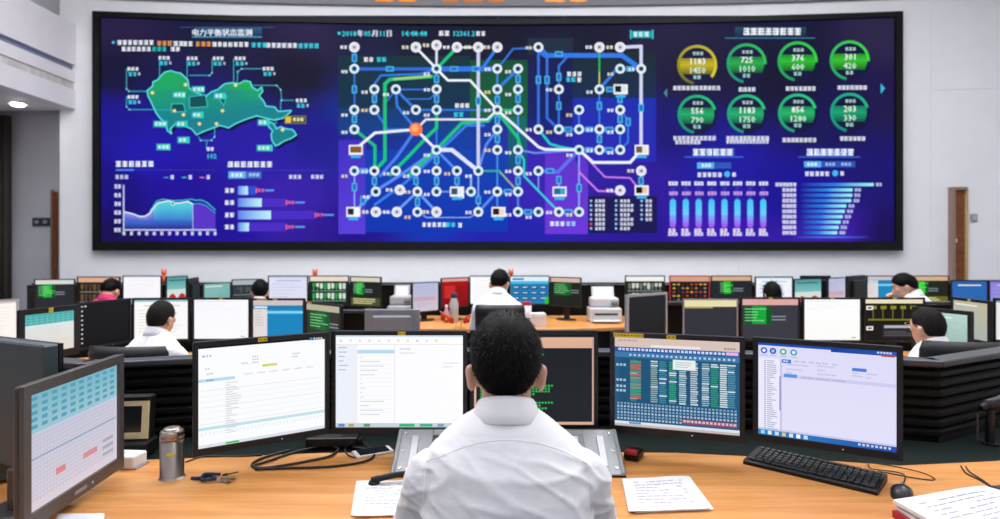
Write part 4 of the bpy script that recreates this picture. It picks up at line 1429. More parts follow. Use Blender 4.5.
def monitor(label, L, Rr, ztop, h=.34, art=art_off, stand='base', desk_z=DZM, bezel=None, shell=None, bz=.018, sticker=None, thick=.045, group=None, mark=None, tilt=0.0, base_off=0.0, flat=False, arm_y=None, seed=None):
    """a flat monitor between ground points L (its left edge, seen from in front) and Rr"""
    L, Rr = Vector((L[0], L[1], 0)), Vector((Rr[0], Rr[1], 0))
    w = (Rr - L).length
    mid = (L + Rr) / 2
    yaw = math.atan2(Rr.y - L.y, Rr.x - L.x)
    bezel = bezel or M_BEZEL
    z0 = desk_z if stand != 'arm' else ztop - h
    t = thing('desktop_monitor', label, 'monitor', (mid.x, mid.y, z0), yaw, group)
    zc = ztop - h / 2 - z0
    mx = T(0, 0, zc) @ RX(tilt)
    # housing with a thinner rim and a raised back
    bm = BX(-w / 2, w / 2, .006, thick if flat else thick * .55, -h / 2, h / 2, .005, mx)
    if not flat:
        box(bm, -w * .36, w * .36, thick * .55, thick + .012, -h * .36, h * .36, .012, mx)
    ho = obj('housing', bm, shell or M_SHELL, t)
    bm = bmesh.new()
    bt, bb = bz, bz * 1.35
    for x0, x1, q0, q1 in ((-w / 2, -w / 2 + bz, -h / 2, h / 2), (w / 2 - bz, w / 2, -h / 2, h / 2), (-w / 2 + bz, w / 2 - bz, h / 2 - bt, h / 2), (-w / 2 + bz, w / 2 - bz, -h / 2, -h / 2 + bb)):
        box(bm, x0, x1, -.004, .007, q0, q1, 0.0, mx)
    be = obj('bezel', bm, bezel, t)
    c = Canvas()
    MON_N[0] += 1
    c.rng = random.Random(seed or MON_N[0] * 13)
    art(c)
    sw_, sh_ = w - 2 * bz, h - bt - bb
    zcen = (bb - bt) / 2
    c.build('screen', lambda u, v, l: tuple(mx @ Vector(((u - .5) * sw_, .004 - l * .0004, zcen + (.5 - v) * sh_))), t)
    obj('power_light', BX(w * .12, w * .12 + .004, -.0048, -.004, -h / 2 + bb * .4, -h / 2 + bb * .55, mx=mx), mat('blue_led', '#8fb4e0', .4, emit=.6), be)
    if mark:
        obj('maker_mark', BX(-w * .06, w * .06, -.005, -.004, -h / 2 + bb * .35, -h / 2 + bb * .62, mx=mx), M_GREYP, be)
    for s in sticker or ():
        x, ww = s
        so = obj('sticker', BX(x * w - ww / 2, x * w + ww / 2, -.0052, -.004, h / 2 - bt * .95, h / 2 - bt * .1, mx=mx), M_STICK, t)
        bm = bmesh.new()
        n = max(2, int(ww / .011))
        for i in range(n):
            xx = x * w - ww / 2 + ww * (i + .2) / n
            box(bm, xx, xx + ww / n * .6, -.0056, -.0052, h / 2 - bt * .65, h / 2 - bt * .4, mx=mx)
        obj('sticker_writing', bm, M_PRINT, so)
    if stand == 'base':
        obj('stand_neck', BX(-.035, .035, min(thick * .6, thick * .6 + base_off), max(thick * .6 + .03, thick * .6 + .03 + base_off), .012, zc * (.4 if base_off < 0 else 1), .005) if base_off <= 0 else BX(-.035, .035, thick * .6, thick + .012 + base_off, .012, zc * .6, .005), shell or M_SHELL, t)
        obj('stand_base', prism([((.13 if not base_off else .09) * math.cos(a), thick * .5 + base_off + .08 * math.sin(a)) for a in [2 * PI * i / 20 for i in range(20)]], 0, .014, bevel=.004), shell or M_SHELL, t)
    elif stand == 'arm':
        d_ = (arm_y or .2)
        bm = BX(-.05, .05, thick + .006, thick + .02, zc - .05, zc + .05, .004)
        obj('mount_plate', bm, M_BLACK, t)
        bm = bmesh.new()
        tube(bm, [(0, thick + .02, zc), (0, d_, zc)], .017, 10)
        obj('support_arm', bm, M_BLACK, t)
    return t


def Q(px, Y):
    return (PX(px, Y), Y)


# foreground monitors
monitor('foreground monitor with a white report page and yellow sticker, beside the steel flask', Q(193, 1.80), Q(329, 2.03), 1.166, .342, art_A, 'arm', arm_y=.26, sticker=[(-.02, .028)], bz=.014)
monitor('foreground monitor with a white document window left of the seated man', Q(331.5, 2.05), Q(467, 2.05), 1.166, .348, art_B, 'arm', arm_y=.30, sticker=[(.02, .026)], bz=.014)
monitor('foreground monitor with a dark screen of green text behind the man\'s head', Q(470, 2.06), Q(598, 2.06), 1.166, .342, art_C, 'arm', arm_y=.30, bz=.014)
monitor('foreground monitor with a dense blue data table and yellow stickers', Q(610, 2.06), Q(745, 1.93), 1.162, .34, art_D, 'arm', arm_y=.30, sticker=[(-.355, .10), (-.03, .03)], bz=.016)
monitor('foreground monitor with a pale lilac application window above the keyboard', Q(753, 1.97), Q(903, 1.77), 1.158, .337, art_E, 'arm', arm_y=.33, bz=.016)
monitor('large monitor turned sideways in the left foreground with pale blue table', (-1.115, 1.40), (-1.157, 1.84), 1.125, .345, art_L1, 'base', desk_z=.75, bz=.026, thick=.04, mark=True, base_off=.11, bezel=mat('warm_grey_bezel', '#4c4846', .4, var=.04), shell=mat('warm_grey_shell', '#3c3a3a', .4, var=.04))
monitor('monitor seen from behind at the left edge of the foreground', Q(62, 1.70), Q(-40, 1.93), 1.18, .36, art_off, 'base', desk_z=.75, thick=.05, flat=True, base_off=-.10, shell=mat('slate_shell', '#3a474c', .5, var=.06))

# middle row, left cluster
monitor('turned monitor with teal and white table at the left of the middle row', Q(19, 3.75), Q(79, 4.15), 1.060, .34, art_teal(), sticker=[(.0, .03)], bz=.036)
monitor('dark monitor with a column of small white icons in the middle row', Q(78, 4.2), Q(131, 4.6), 1.067, .34, art_icons, bz=.014)
monitor('white monitor in front of the man with cropped hair, middle row left', Q(132, 4.62), Q(190, 4.65), 1.065, .34, art_doc('#fbfafa', '#9fc4d0', '#e0d8c8', '#ecd9c4'), bz=.016)
monitor('blank white monitor in the middle row left, next to the blue one', Q(192, 4.65), Q(250.5, 4.65), 1.065, .34, art_blank(), sticker=[(0, .03)], bz=.016)
monitor('bright blue form on a monitor in the middle row left', Q(251, 4.65), Q(305, 4.65), 1.060, .34, art_blue_form, sticker=[(-.3, .08), (-.05, .03)], bz=.016)
monitor('dark green monitor turned inward at the right end of the left cluster', Q(305, 4.6), Q(341, 4.3), 1.042, .34, art_green('#b9b49a', '#333530', '#1f6a34', .1, .6), sticker=[(-.35, .06)], bz=.016)
monitor('plain grey monitor back standing above the foreground document monitor', Q(420, 4.2), Q(365, 4.2), 1.023, .30, art_off, shell=mat('grey_shell', '#85868c', .5, var=.04), bezel=M_GREYP, thick=.03)
monitor('white screen cut off by the left edge of the photo, middle row', Q(-22, 4.3), Q(19, 4.55), 1.068, .32, art_doc('#fff6f2', '#e0d2cc', '#f6ece8', '#f4e6e0'), bezel=M_SILVER)
# middle row, right cluster
monitor('switched-off silver-framed monitor leaning at the left of the right cluster', Q(627, 4.0), Q(667, 4.25), 1.137, .36, art_off, bezel=M_SILVER, shell=M_GREYP, bz=.016)
monitor('dark screen with a cream title strip, middle row right', Q(683, 4.6), Q(738, 4.6), 1.06, .34, art_darktop(), bezel=M_GREYP, bz=.01)
monitor('dark screen with green block under a pink strip, middle row right', Q(740.5, 4.6), Q(800, 4.6), 1.072, .34, art_green('#dfa9a4', '#3b3b45', '#12a83a', .03, .5), sticker=[(0, .03)], bz=.014)
monitor('blank white monitor in the middle row right, left of the man with glasses', Q(802.5, 4.6), Q(862, 4.6), 1.07, .345, art_blank('#ffffff', '#fbfbf8'), sticker=[(0, .03)], bz=.014)
monitor('dark schematic screen with yellow lines beside the man with glasses', Q(863.5, 4.6), Q(925, 4.6), 1.07, .345, art_r4, sticker=[(0, .03)], bz=.014)
monitor('pale green monitor turned behind the head of the man with glasses', Q(912, 4.1), Q(972, 3.75), 1.052, .33, art_pale(), sticker=[(-.3, .02)], bz=.025)
monitor('tan and grey monitor screen near the right edge, middle row', Q(951, 4.8), Q(990, 4.4), 1.06, .33, art_pale('#c4b8a0', '#a8b4ac'), sticker=[(0, .03)], bz=.022)
monitor('white monitor cut off by the right edge of the photo, middle row', Q(993, 4.45), Q(1045, 4.2), 1.08, .33, art_doc('#e9e8ea', '#8fa0b0', '#c9d0d8', '#c8c8cc'))

# far row
FAR = [
    (34, 75, 7.0, 7.1, 279, art_green('#d8ddd8', '#2a2d33', '#1fb83a', .06, .45), 'far monitor with green block at the left end beside the brown door edge', None),
    (77, 120, 7.1, 7.1, 276.5, art_scada('#e0ab92', '#221a19', '#4a3c38', '#6a4f34'), 'far monitor with a salmon strip in front of the person in pink', None),
    (122.5, 161.5, 7.1, 7.1, 275.5, art_doc('#fbf9fd', '#e8e4ee', '#f2eef6', '#ece8f2'), 'white far monitor beside the person in pink', None),
    (166, 188, 7.1, 7.35, 276, art_lanterns, 'far monitor with a red lantern picture turned away, left side', None),
    (203, 231, 7.0, 7.25, 282.5, art_pale('#7fb8b4', '#6fa8a8'), 'teal far monitor left of the person with dark hair', None),
    (231.5, 262, 7.0, 7.15, 279, art_scada('#aeb8c0', '#2c3038', '#50565e', '#3a4048'), 'dark far monitor behind the head of the person with dark hair', None),
    (268, 308, 7.1, 7.1, 275.5, art_doc('#dfe0f4', '#c9cce6', '#a9b0d8', '#c4c8e2', 6), 'lilac white far monitor right of the person with dark hair', None),
    (309, 349, 7.1, 7.1, 275.5, art_scada(), 'far monitor with two dark rows of grid symbols under a cream strip', None),
    (350, 381, 7.1, 6.9, 276.5, art_green('#d9d2bc', '#1d2524', '#18a838', .08, .4, '#4a5230'), 'far monitor with green block and yellow rows left of the grey printer', None),
    (412, 439, 6.9, 7.15, 282, art_lilac, 'lilac monitor turned right on the centre far desk', None),
    (441, 469, 6.95, 7.2, 277.5, art_red, 'red monitor screen behind the tall silver bottle', None),
    (469.5, 508, 7.2, 7.2, 275.5, art_doc('#fcfcfe', '#eef0f4', '#f2f4f8', '#eceef2'), 'white monitor in front of the man at the centre far desk', None),
    (509.5, 549.5, 7.2, 7.2, 275.5, art_blue, 'blue dashboard monitor right of the man at the centre far desk', None),
    (550, 581, 7.2, 6.95, 277, art_green('#dcb8a8', '#1f2420', '#1a6a2c', .1, .6), 'dark green monitor turned inward beside the white printer', None),
    (625, 665, 7.1, 7.1, 275.5, art_scada('#f2f2ee', '#1e2422', '#d0d4cc', '#6a7a6c'), 'far monitor with black and white grid rows right of the white printer', None),
    (669.5, 710, 7.1, 7.1, 275.5, art_orange, 'far monitor with red and yellow figures under an orange strip', M_RED),
    (711, 752, 7.1, 7.1, 275.5, art_green('#d8b08a', '#23282e', '#1fc01f', .2, .35), 'far monitor with bright green block under an orange strip', None),
    (755, 793, 7.1, 7.1, 276.5, art_doc('#f1f4fb', '#cfd8ee', '#a9c4e8', '#c9d4ec', 5), 'white far monitor behind the person with long black hair', None),
    (794, 822, 7.1, 7.3, 278.5, art_lanterns, 'far monitor with a red lantern picture, right side', None),
    (828, 846, 7.2, 7.4, 277.5, art_lilac, 'small lilac far monitor beside the black monitor back', None),
    (866.5, 907, 7.1, 7.1, 275.5, art_blue_form, 'far monitor with teal window left of the man resting his chin', None),
    (908, 949, 7.1, 7.1, 275.5, art_green('#d8b08a', '#23281e', '#1fd01f', .1, .4, '#6a6a20'), 'far monitor with bright green block right of the man resting his chin', None),
    (951, 988, 7.0, 7.0, 280, art_doc('#2a66b0', '#2458a0', '#e8f0fa', '#2f6cb8', 5), 'blue far monitor right of the narrow door', None),
    (989, 1030, 7.0, 7.0, 280, art_doc('#8f86d8', '#6f66c0', '#c9c4f0', '#a49ce0', 5), 'purple far monitor cut off by the right edge', None),
]
for x0, x1, y0, y1, ty, art, lab, bz_ in FAR:
    Yq = (y0 + y1) / 2
    monitor(lab, Q(x0, y0), Q(x1, y1), PZ(ty, Yq), .355, art, bezel=bz_, bz=.012, thick=.04)
monitor('black monitor back at the left end of the far row', Q(56, 7.25), Q(28, 7.25), PZ(285, 7.25), .34, art_off, thick=.04)
monitor('black monitor seen edge on behind the red lantern monitor, left side', Q(197, 7.0), Q(186, 6.6), PZ(277, 7.0), .34, art_off, thick=.04)
monitor('black monitor back right of the red lantern monitor, right side', Q(830, 7.46), Q(800, 7.46), PZ(275.5, 7.46), .34, art_off, thick=.04)
monitor('black monitor back tilted beside the small lilac far monitor', Q(863, 6.75), Q(846, 6.45), PZ(275, 6.7), .34, art_off, thick=.05)

# ------------------------------------------------------------------ office chairs
def make_chair(label, loc, rz, back_top=.95, back_w=.46, group=None):
    """loc on the floor under the seat; faces +Y before turning; back_top above the floor"""
    t = thing('office_chair', label, 'chair', loc, rz, group)
    bm = BX(-.24, .24, -.23, .24, .37, .43, .025, seg=3)
    obj('seat', bm, M_LEATHER, t, smooth=True)
    # padded backrest, curved, with a thick rolled top edge
    bm = bmesh.new()
    rows = []
    nz, nx = 12, 13
    z0 = .52
    for j in range(nz + 1):
        v = j / nz
        z = z0 + (back_top - z0) * v
        roll = .018 * math.exp(-((v - .93) / .07) ** 2)
        for side in (0, 1):
            pass
        row = []
        hw = back_w / 2 * (1 - .10 * (1 - v) ** 2 - .05 * max(0, v - .9) * 10 * (v - .9) * 10)
        for s, off in ((1, -.03), (-1, .03)):
            for i in range(nx):
                u = (i / (nx - 1) * 2 - 1) * s
                edge = 1 - abs(u) ** 6 * .8
                top = 1 - max(0, (v - .9) / .1) ** 3 * .85
                y = -.25 - .10 * v * .6 + .05 * u * u + (off + (math.copysign(roll, off))) * edge * top
                row.append(bm.verts.new((u * hw, y, z)))
        rows.append(row)
    for a, b in zip(rows, rows[1:]):
        n = len(a)
        for i in range(n):
            bm.faces.new((a[i], a[(i + 1) % n], b[(i + 1) % n], b[i]))
    bm.faces.new(rows[0][::-1])
    bm.faces.new(rows[-1])
    obj('backrest', bm, M_LEATHER, t, smooth=True)
    bm = bmesh.new()
    tube(bm, smooth_curve([(0, -.10, .36), (0, -.27, .37), (0, -.33, .48), (0, -.325, .62)], 5), .022, 8)
    obj('back_bracket', bm, M_BLACK, t)
    for s in (-1, 1):
        bm = bmesh.new()
        tube(bm, smooth_curve([(s * .23, .0, .385), (s * .30, .0, .40), (s * .30, .0, .60)], 5), .016, 8)
        ar = obj('armrest', bm, M_BLACK, t)
        obj('arm_pad', BX(s * .30 - .035, s * .30 + .035, -.14, .10, .60, .625, .01, seg=2), M_LEATHER, ar)
    obj('gas_column', lathe([(.028, .09), (.028, .25), (.02, .25), (.02, .37), (.06, .37)], 16), M_BLACK, t)
    for k in range(5):
        a = 2 * PI * k / 5 + .3
        bm = bmesh.new()
        tube(bm, [(0, 0, .10), (.27 * math.cos(a), .27 * math.sin(a), .075)], [.028, .018], 8)
        lg = obj('leg', bm, M_BLACK, t)
        obj('caster', lathe([(.0, -.012), (.027, -.012), (.027, .012), (0, .012)], 14, mx=T(.27 * math.cos(a), .27 * math.sin(a), .027) @ RZ(a) @ RX(PI / 2)), M_BLACK, lg)
    return t


# ------------------------------------------------------------------ people
def ellipsoid(c, r, n=18, m=12, mx=None):
    vs, fs = [], []
    vs.append(Vector((0, 0, 1)))
    for j in range(1, m):
        a = PI * j / m
        for i in range(n):
            b = 2 * PI * i / n
            vs.append(Vector((math.sin(a) * math.cos(b), math.sin(a) * math.sin(b), math.cos(a))))
    vs.append(Vector((0, 0, -1)))
    for i in range(n):
        fs.append((0, 1 + i, 1 + (i + 1) % n))
    for j in range(m - 2):
        for i in range(n):
            a, b = 1 + j * n + i, 1 + j * n + (i + 1) % n
            fs.append((a, a + n, b + n, b))
    last = len(vs) - 1
    for i in range(n):
        fs.append((last, last - n + (i + 1) % n, last - n + i))
    c = Vector(c)
    vs = [Vector((v.x * r[0], v.y * r[1], v.z * r[2])) + c for v in vs]
    if mx is not None:
        vs = [mx @ v for v in vs]
    return vs, fs


def capsule(a, b, ra, rb, mx=None, n=14):
    a, b = Vector(a), Vector(b)
    if mx is not None:
        a, b = mx @ a, mx @ b
    d_ = (b - a)
    ln = d_.length
    d_.normalize()
    q = Vector((0, 0, 1)).rotation_difference(d_)
    prof = []
    for k in range(5):
        t = PI / 2 * k / 5
        prof.append((ra * math.sin(t), -ra * math.cos(t)))
    prof.append((ra, 0))
    prof.append((rb, ln))
    for k in range(4, -1, -1):
        t = PI / 2 * k / 5
        prof.append((rb * math.sin(t), ln + rb * math.cos(t)))
    vs, fs, prev = [], [], None
    for r, z in prof:
        if r < 1e-6:
            ids = [len(vs)]
            vs.append(a + q @ Vector((0, 0, z)))
        else:
            ids = list(range(len(vs), len(vs) + n))
            vs += [a + q @ Vector((r * math.cos(2 * PI * i / n), r * math.sin(2 * PI * i / n), z)) for i in range(n)]
        if prev:
            for i in range(n):
                j = (i + 1) % n
                if len(prev) == 1:
                    fs.append((prev[0], ids[j], ids[i]))
                elif len(ids) == 1:
                    fs.append((prev[i], prev[j], ids[0]))
                else:
                    fs.append((prev[i], prev[j], ids[j], ids[i]))
        prev = ids
    return vs, fs


def loft(rings, n=28, p=2.5, mx=None):
    """rings: (z, half width, half depth, y centre)"""
    vs, fs = [], []
    for z, hw, hd, yc in rings:
        for i in range(n):
            a = 2 * PI * i / n
            c, s = math.cos(a), math.sin(a)
            vs.append(Vector((hw * math.copysign(abs(c) ** (2 / p), c), yc + hd * math.copysign(abs(s) ** (2 / p), s), z)))
    for j in range(len(rings) - 1):
        for i in range(n):
            a, b = j * n + i, j * n + (i + 1) % n
            fs.append((a, b, b + n, a + n))
    fs.append(tuple(range(n))[::-1])
    fs.append(tuple(range((len(rings) - 1) * n, len(rings) * n)))
    if mx is not None:
        vs = [mx @ v for v in vs]
    return vs, fs


def blob(prims, voxel, smooth=4):
    vs, fs = [], []
    for v, f in prims:
        o = len(vs)
        vs += [tuple(x) for x in v]
        fs += [tuple(i + o for i in q) for q in f]
    me = bpy.data.meshes.new('tmp')
    me.from_pydata(vs, [], fs)
    o = bpy.data.objects.new('tmp', me)
    COL.objects.link(o)
    m = o.modifiers.new('r', 'REMESH')
    m.mode = 'VOXEL'
    m.voxel_size = voxel
    m.use_smooth_shade = True
    s = o.modifiers.new('s', 'SMOOTH')
    s.factor = .5
    s.iterations = smooth
    dg = bpy.context.evaluated_depsgraph_get()
    out = bpy.data.meshes.new_from_object(o.evaluated_get(dg))
    bpy.data.objects.remove(o)
    bpy.data.meshes.remove(me)
    out.materials.clear()
    return out


def hand_prims(wrist, fwd, up, side, s=1.0, curl=.5):
    """palm and five separate fingers; fwd = direction of the fingers, up = back of the hand, side=+1 thumb towards +lateral"""
    fwd, up = Vector(fwd).normalized(), Vector(up).normalized()
    lat = fwd.cross(up).normalized() * side
    up = lat.cross(fwd).normalized() * side
    w = Vector(wrist)
    pr = []
    P = lambda f, l, u: w + fwd * f * s + lat * l * s + up * u * s
    for k, (l, ln) in enumerate(((.030, .086), (.010, .092), (-.010, .088), (-.030, .082))):
        pr.append(capsule(P(.005, l * .6, 0), P(ln, l * 1.05, 0), .017 * s, .0125 * s))
    for l, ln in ((.033, .068), (.0115, .076), (-.0115, .070), (-.033, .056)):
        b = P(.088, l, 0)
        d1 = (fwd * math.cos(curl * .6) - up * math.sin(curl * .6) + lat * l * 1.6).normalized()
        d2 = (fwd * math.cos(curl * 1.7) - up * math.sin(curl * 1.7) + lat * l * 1.6).normalized()
        m = b + d1 * ln * .55 * s
        e = m + d2 * ln * .5 * s
        pr.append(capsule(b, m, .0095 * s, .0085 * s, n=10))
        pr.append(capsule(m, e, .0085 * s, .0072 * s, n=10))
    b = P(.025, .026, -.004)
    m = P(.058, .060, -.016)
    e = P(.084, .068, -.026)
    pr.append(capsule(b, m, .015 * s, .0105 * s, n=10))
    pr.append(capsule(m, e, .0105 * s, .0085 * s, n=10))
    return pr


def person(label, x, y, floor, ztop, yaw=0.0, head_yaw=0.0, head_pitch=-.12, shirt=None, hair='short', voxel=.008, arms=None, main=False, glasses=False, hairmat=None, lean=0.0, cat='person'):
    s = (ztop - floor) / 1.332
    body_n = 'person'
    MX = Matrix.Scale(s, 4)
    LEAN = T(0, 0, .55) @ RX(-lean) @ T(0, 0, -.55)
    HP = Vector((0, .055, 1.125))
    HM = LEAN @ T(*HP) @ RZ(head_yaw) @ RX(head_pitch) @ T(*(-HP))
    arms = arms or {}
    S = MX @ LEAN
    H = MX @ HM
    # ---- skin: one continuous body
    pr = []
    pr.append(loft([(.46, .15, .11, 0), (.55, .165, .12, 0), (.70, .15, .105, .01), (.86, .165, .11, .01), (.95, .165, .105, .015), (1.01, .145, .09, .02), (1.05, .11, .07, .03), (1.09, .06, .055, .045)], mx=S))
    pr.append(capsule((0, .045, 1.05), (0, .062, 1.15), .057, .055, S))
    pr.append(ellipsoid((0, .085, 1.212), (.0735, .094, .106), 26, 18, H))
    pr.append(ellipsoid((0, .118, 1.155), (.056, .062, .062), 20, 14, H))
    pr.append(ellipsoid((0, .150, 1.118), (.026, .026, .020), 14, 10, H))
    pr.append(capsule((0, .172, 1.222), (0, .190, 1.182), .008, .013, H, 10))
    pr.append(ellipsoid((0, .183, 1.176), (.019, .014, .010), 12, 8, H))
    pr.append(ellipsoid((0, .164, 1.236), (.05, .014, .010), 14, 8, H))
    pr.append(ellipsoid((0, .171, 1.150), (.022, .010, .008), 12, 8, H))
    for e in (-1, 1):
        pr.append(ellipsoid((e * .045, .143, 1.186), (.022, .02, .018), 12, 8, H))
        em = H @ T(e * .0785, .070, 1.174) @ RZ(e * .35) @ RX(-.15)
        pr.append(ellipsoid((0, 0, 0), (.011, .022, .033), 14, 12, em))
        pr.append(ellipsoid((e * .004, -.004, .012), (.011, .019, .019), 12, 8, em))
    fist = []
    for e in (-1, 1):
        a = arms.get(e, {})
        sh = S @ Vector((e * .165, .02, .965))
        el = MX @ Vector(a.get('elbow', (e * .222, .15, .79)))
        wr = MX @ Vector(a.get('wrist', (e * .13, .385, .795)))
        hf = a.get('fwd', (-e * .25, 1, -.05))
        hu = a.get('up', (0, .05, 1))
        pr.append(capsule(sh.lerp(el, .1), el, .038 * s, .036 * s))
        pr.append(capsule(el, wr, .038 * s, .026 * s))
        pr += hand_prims(wr, hf, hu, 1 if (Vector(hf).cross(Vector(hu)).x * -e) > 0 else -1, s, a.get('curl', .5))
        fist.append((sh, el, wr))
    for e in (-1, 1):
        hip, kn, an, toe = Vector((e * .085, .03, .50)), Vector((e * .12, .43, .47)), Vector((e * .12, .40, .09)), Vector((e * .13, .50, .035))
        pr.append(capsule(MX @ hip, MX @ kn, .075 * s, .05 * s))
        pr.append(capsule(MX @ kn, MX @ an, .05 * s, .035 * s))
        pr.append(capsule(MX @ an, MX @ toe, .035 * s, .03 * s))
    me = blob(pr, .006 if main else voxel, 3)
    p = obj(body_n, me, M_SKIN, None, (x, y, floor), smooth=True)
    p.rotation_euler = (0, 0, yaw)
    tag(p, label, cat)
    # ---- shirt
    sp = []
    sp.append(loft([(.465, .178, .135, 0), (.58, .186, .138, 0), (.72, .178, .133, .008), (.86, .186, .132, .008), (.95, .186, .126, .013), (1.0, .184, .114, .018), (1.03, .168, .100, .024), (1.058, .142, .088, .032), (1.083, .110, .078, .040), (1.106, .070, .066, .048)], 36, 2.3, S))
    for e, (sh, el, wr) in zip((-1, 1), fist):
        mid = sh.lerp(el, .55)
        sp.append(capsule(sh, mid, .062 * s, .056 * s))
        sp.append(capsule(mid, el, .056 * s, .052 * s))
        w2 = el.lerp(wr, .9)
        sp.append(capsule(el, w2, .052 * s, .037 * s))
    sme = blob(sp, .0055 if main else voxel, 5 if main else 3)
    co = [v.co.copy() for v in sme.vertices]
    no = [v.normal.copy() for v in sme.vertices]
    amp = .0042 if main else .006
    for i, v in enumerate(sme.vertices):
        c = co[i] / s
        ax = abs(c.x)
        # creases: pulled from the armpits, sagging across the back, gathered on the sleeves
        q = Vector((c.x * 3.2, c.y * 3.0, c.z * 9.0 - ax * 6.0))
        d1 = noise.noise(q + Vector((11, 3, 5)))
        d2 = noise.noise(Vector((c.x * 15 + c.z * 9, c.y * 10, c.z * 15 - c.x * 9)))
        fold = 0.0
        if ax > .13 and c.z < 1.0:
            k = min(1, (ax - .13) / .04)
            fold = k * .0018 * math.sin(c.z * 50 + c.x * 60 + d1 * 5)
        seam = -.0035 * math.exp(-((ax - (.168 + (1.0 - c.z) * .06)) / .010) ** 2) if c.z < 1.0 and c.y < .1 else 0.0
        ridge = abs(d1)
        cr = 0.0
        if main:
            sg = 1 if c.x > 0 else -1
            w1 = noise.noise(Vector((c.x * 4.0 + 3, c.y * 3, c.z * 15 - c.x * 4.5)))
            w2 = noise.noise(Vector((c.x * 6.0 + 9, c.y * 4, c.z * 22 + c.x * 11.0 + 5)))
            w3 = noise.noise(Vector((c.x * 2.0, c.y * 2, c.z * 3 + 40)))
            cr = .0080 * max(0, 1 - abs(w1) * 5) ** 2 * max(0, .5 + w3) + .0065 * max(0, 1 - abs(w2) * 5) ** 2 * max(0, .5 - w3) - .002
            cr *= min(1, max(0, (1.06 - c.z) / .04))
        v.co = co[i] + no[i] * s * (amp * (d1 * .9 + d2 * .45 - ridge * .5) + fold * (1 if main else .5) + seam + cr)
    so = obj('shirt', sme, shirt or M_SHIRT, p, smooth=True)
    # collar: stand and turned-down fall, open at the front
    bm = bmesh.new()
    prof = [(.0620, 1.090), (.0580, 1.139), (.0600, 1.145), (.0635, 1.140), (.0740, 1.112), (.0850, 1.092), (.0830, 1.089), (.0700, 1.108)]
    n = 40
    rings = []
    for i in range(n + 1):
        a = math.radians(104) + math.radians(332) * i / n
        ca, sa = math.cos(a), math.sin(a)
        fr = max(0, sa)
        ring = []
        for k, (r, z) in enumerate(prof):
            zz = z + .006 - .052 * (.5 + .5 * sa) - (.022 * fr ** 3 if k in (4, 5, 6) else 0)
            ring.append(bm.verts.new(S @ Vector((r * ca * 1.04, .052 + r * sa * 1.05 + .012 * fr, zz))))
        rings.append(ring)
    for a, b in zip(rings, rings[1:]):
        m = len(a)
        for k in range(m):
            bm.faces.new((a[k], a[(k + 1) % m], b[(k + 1) % m], b[k]))
    bm.faces.new(rings[0])
    bm.faces.new(rings[-1][::-1])
    obj('collar', bm, shirt or M_SHIRT, so, smooth=True)
    if main:
        bvh = BVHTree.FromObject(so, bpy.context.evaluated_depsgraph_get()) if False else BVHTree.FromPolygons([v.co for v in sme.vertices], [tuple(q.vertices) for q in sme.polygons])
        def seam_line(pts, name):
            out = []
            for q in pts:
                h = bvh.ray_cast(S @ Vector((q[0], -.6, q[1])), Vector((0, 1, 0)))
                if h[0] is not None:
                    out.append(h[0] + Vector((0, -.0002, 0)))
            if len(out) > 2:
                b_ = bmesh.new()
                tube(b_, out, .0011, 6)
                obj(name, b_, M_SHIRT, so)
        seam_line([(-.172 + .344 * i / 40, 1.068 - .058 * ((i - 20) / 20) ** 2) for i in range(41)], 'yoke_seam')
        for e in (-1, 1):
            seam_line([(e * (.174 + .012 * (i / 20)), .995 - .2 * i / 20) for i in range(21)], 'sleeve_seam')
    # ---- trousers and shoes
    tp = [loft([(.45, .17, .125, 0), (.50, .185, .14, 0), (.58, .183, .136, 0)], mx=MX)]
    for e in (-1, 1):
        hip, kn, an = Vector((e * .085, .03, .50)), Vector((e * .12, .43, .47)), Vector((e * .12, .40, .10))
        tp.append(capsule(MX @ hip, MX @ kn, .086 * s, .062 * s))
        tp.append(capsule(MX @ kn, MX @ an, .062 * s, .052 * s))
    obj('trousers', blob(tp, .014, 3), M_TROUSER, p, smooth=True)
    for e in (-1, 1):
        obj('shoe', blob([capsule(MX @ Vector((e * .12, .38, .05)), MX @ Vector((e * .133, .53, .035)), .046 * s, .034 * s), loft([(.0, .042, .12, .45), (.02, .042, .12, .45)], mx=MX @ T(e * .127, 0, 0))], .01, 2), M_SHOE, p, smooth=True)
    # ---- hair: a cap over the skull plus strands
    hm = hairmat or M_HAIR
    cen = Vector((0, .083, 1.207))
    ax_ = Vector((.0755, .097, .1085))
    rng = random.Random(int(abs(x) * 1000) + 5)

    def limit(a):
        """lowest elevation (radians) of the hair at azimuth a, a=0 at the face"""
        a = abs((a + PI) % (2 * PI) - PI)
        tab = [(0, .62), (.55, .50), (.95, .28), (1.25, .02), (1.5, -.05), (1.75, -.10), (2.05, -.32), (2.4, -.58), (PI, -.66)]
        if hair == 'long':
            tab = [(0, .62), (.55, .45), (.9, .0), (1.2, -.7), (1.6, -1.0), (2.2, -1.1), (PI, -1.15)]
        if hair == 'cropped':
            tab = [(0, .68), (.55, .58), (.95, .32), (1.25, .02), (1.5, -.05), (1.75, -.12), (2.05, -.55), (2.4, -.72), (PI, -.76)]
        for (a0, v0), (a1, v1) in zip(tab, tab[1:]):
            if a <= a1:
                return v0 + (v1 - v0) * (a - a0) / (a1 - a0)
        return tab[-1][1]

    thick = {'short': .012, 'cropped': .005, 'long': .016}[hair]

    def spot(a, e, t):
        dx, dy, dz = math.sin(a) * math.cos(e), math.cos(a) * math.cos(e), math.sin(e)
        v = Vector((dx * (ax_.x + t), dy * (ax_.y + t), dz * (ax_.z + t)))
        if hair == 'long' and e < -.1:
            v.z -= (-.1 - e) * .07
            v.x *= 1 + (-.1 - e) * .10
            v.y *= 1 + (-.1 - e) * .10
        return cen + v

    bm = bmesh.new()
    na, ne = 60, 16
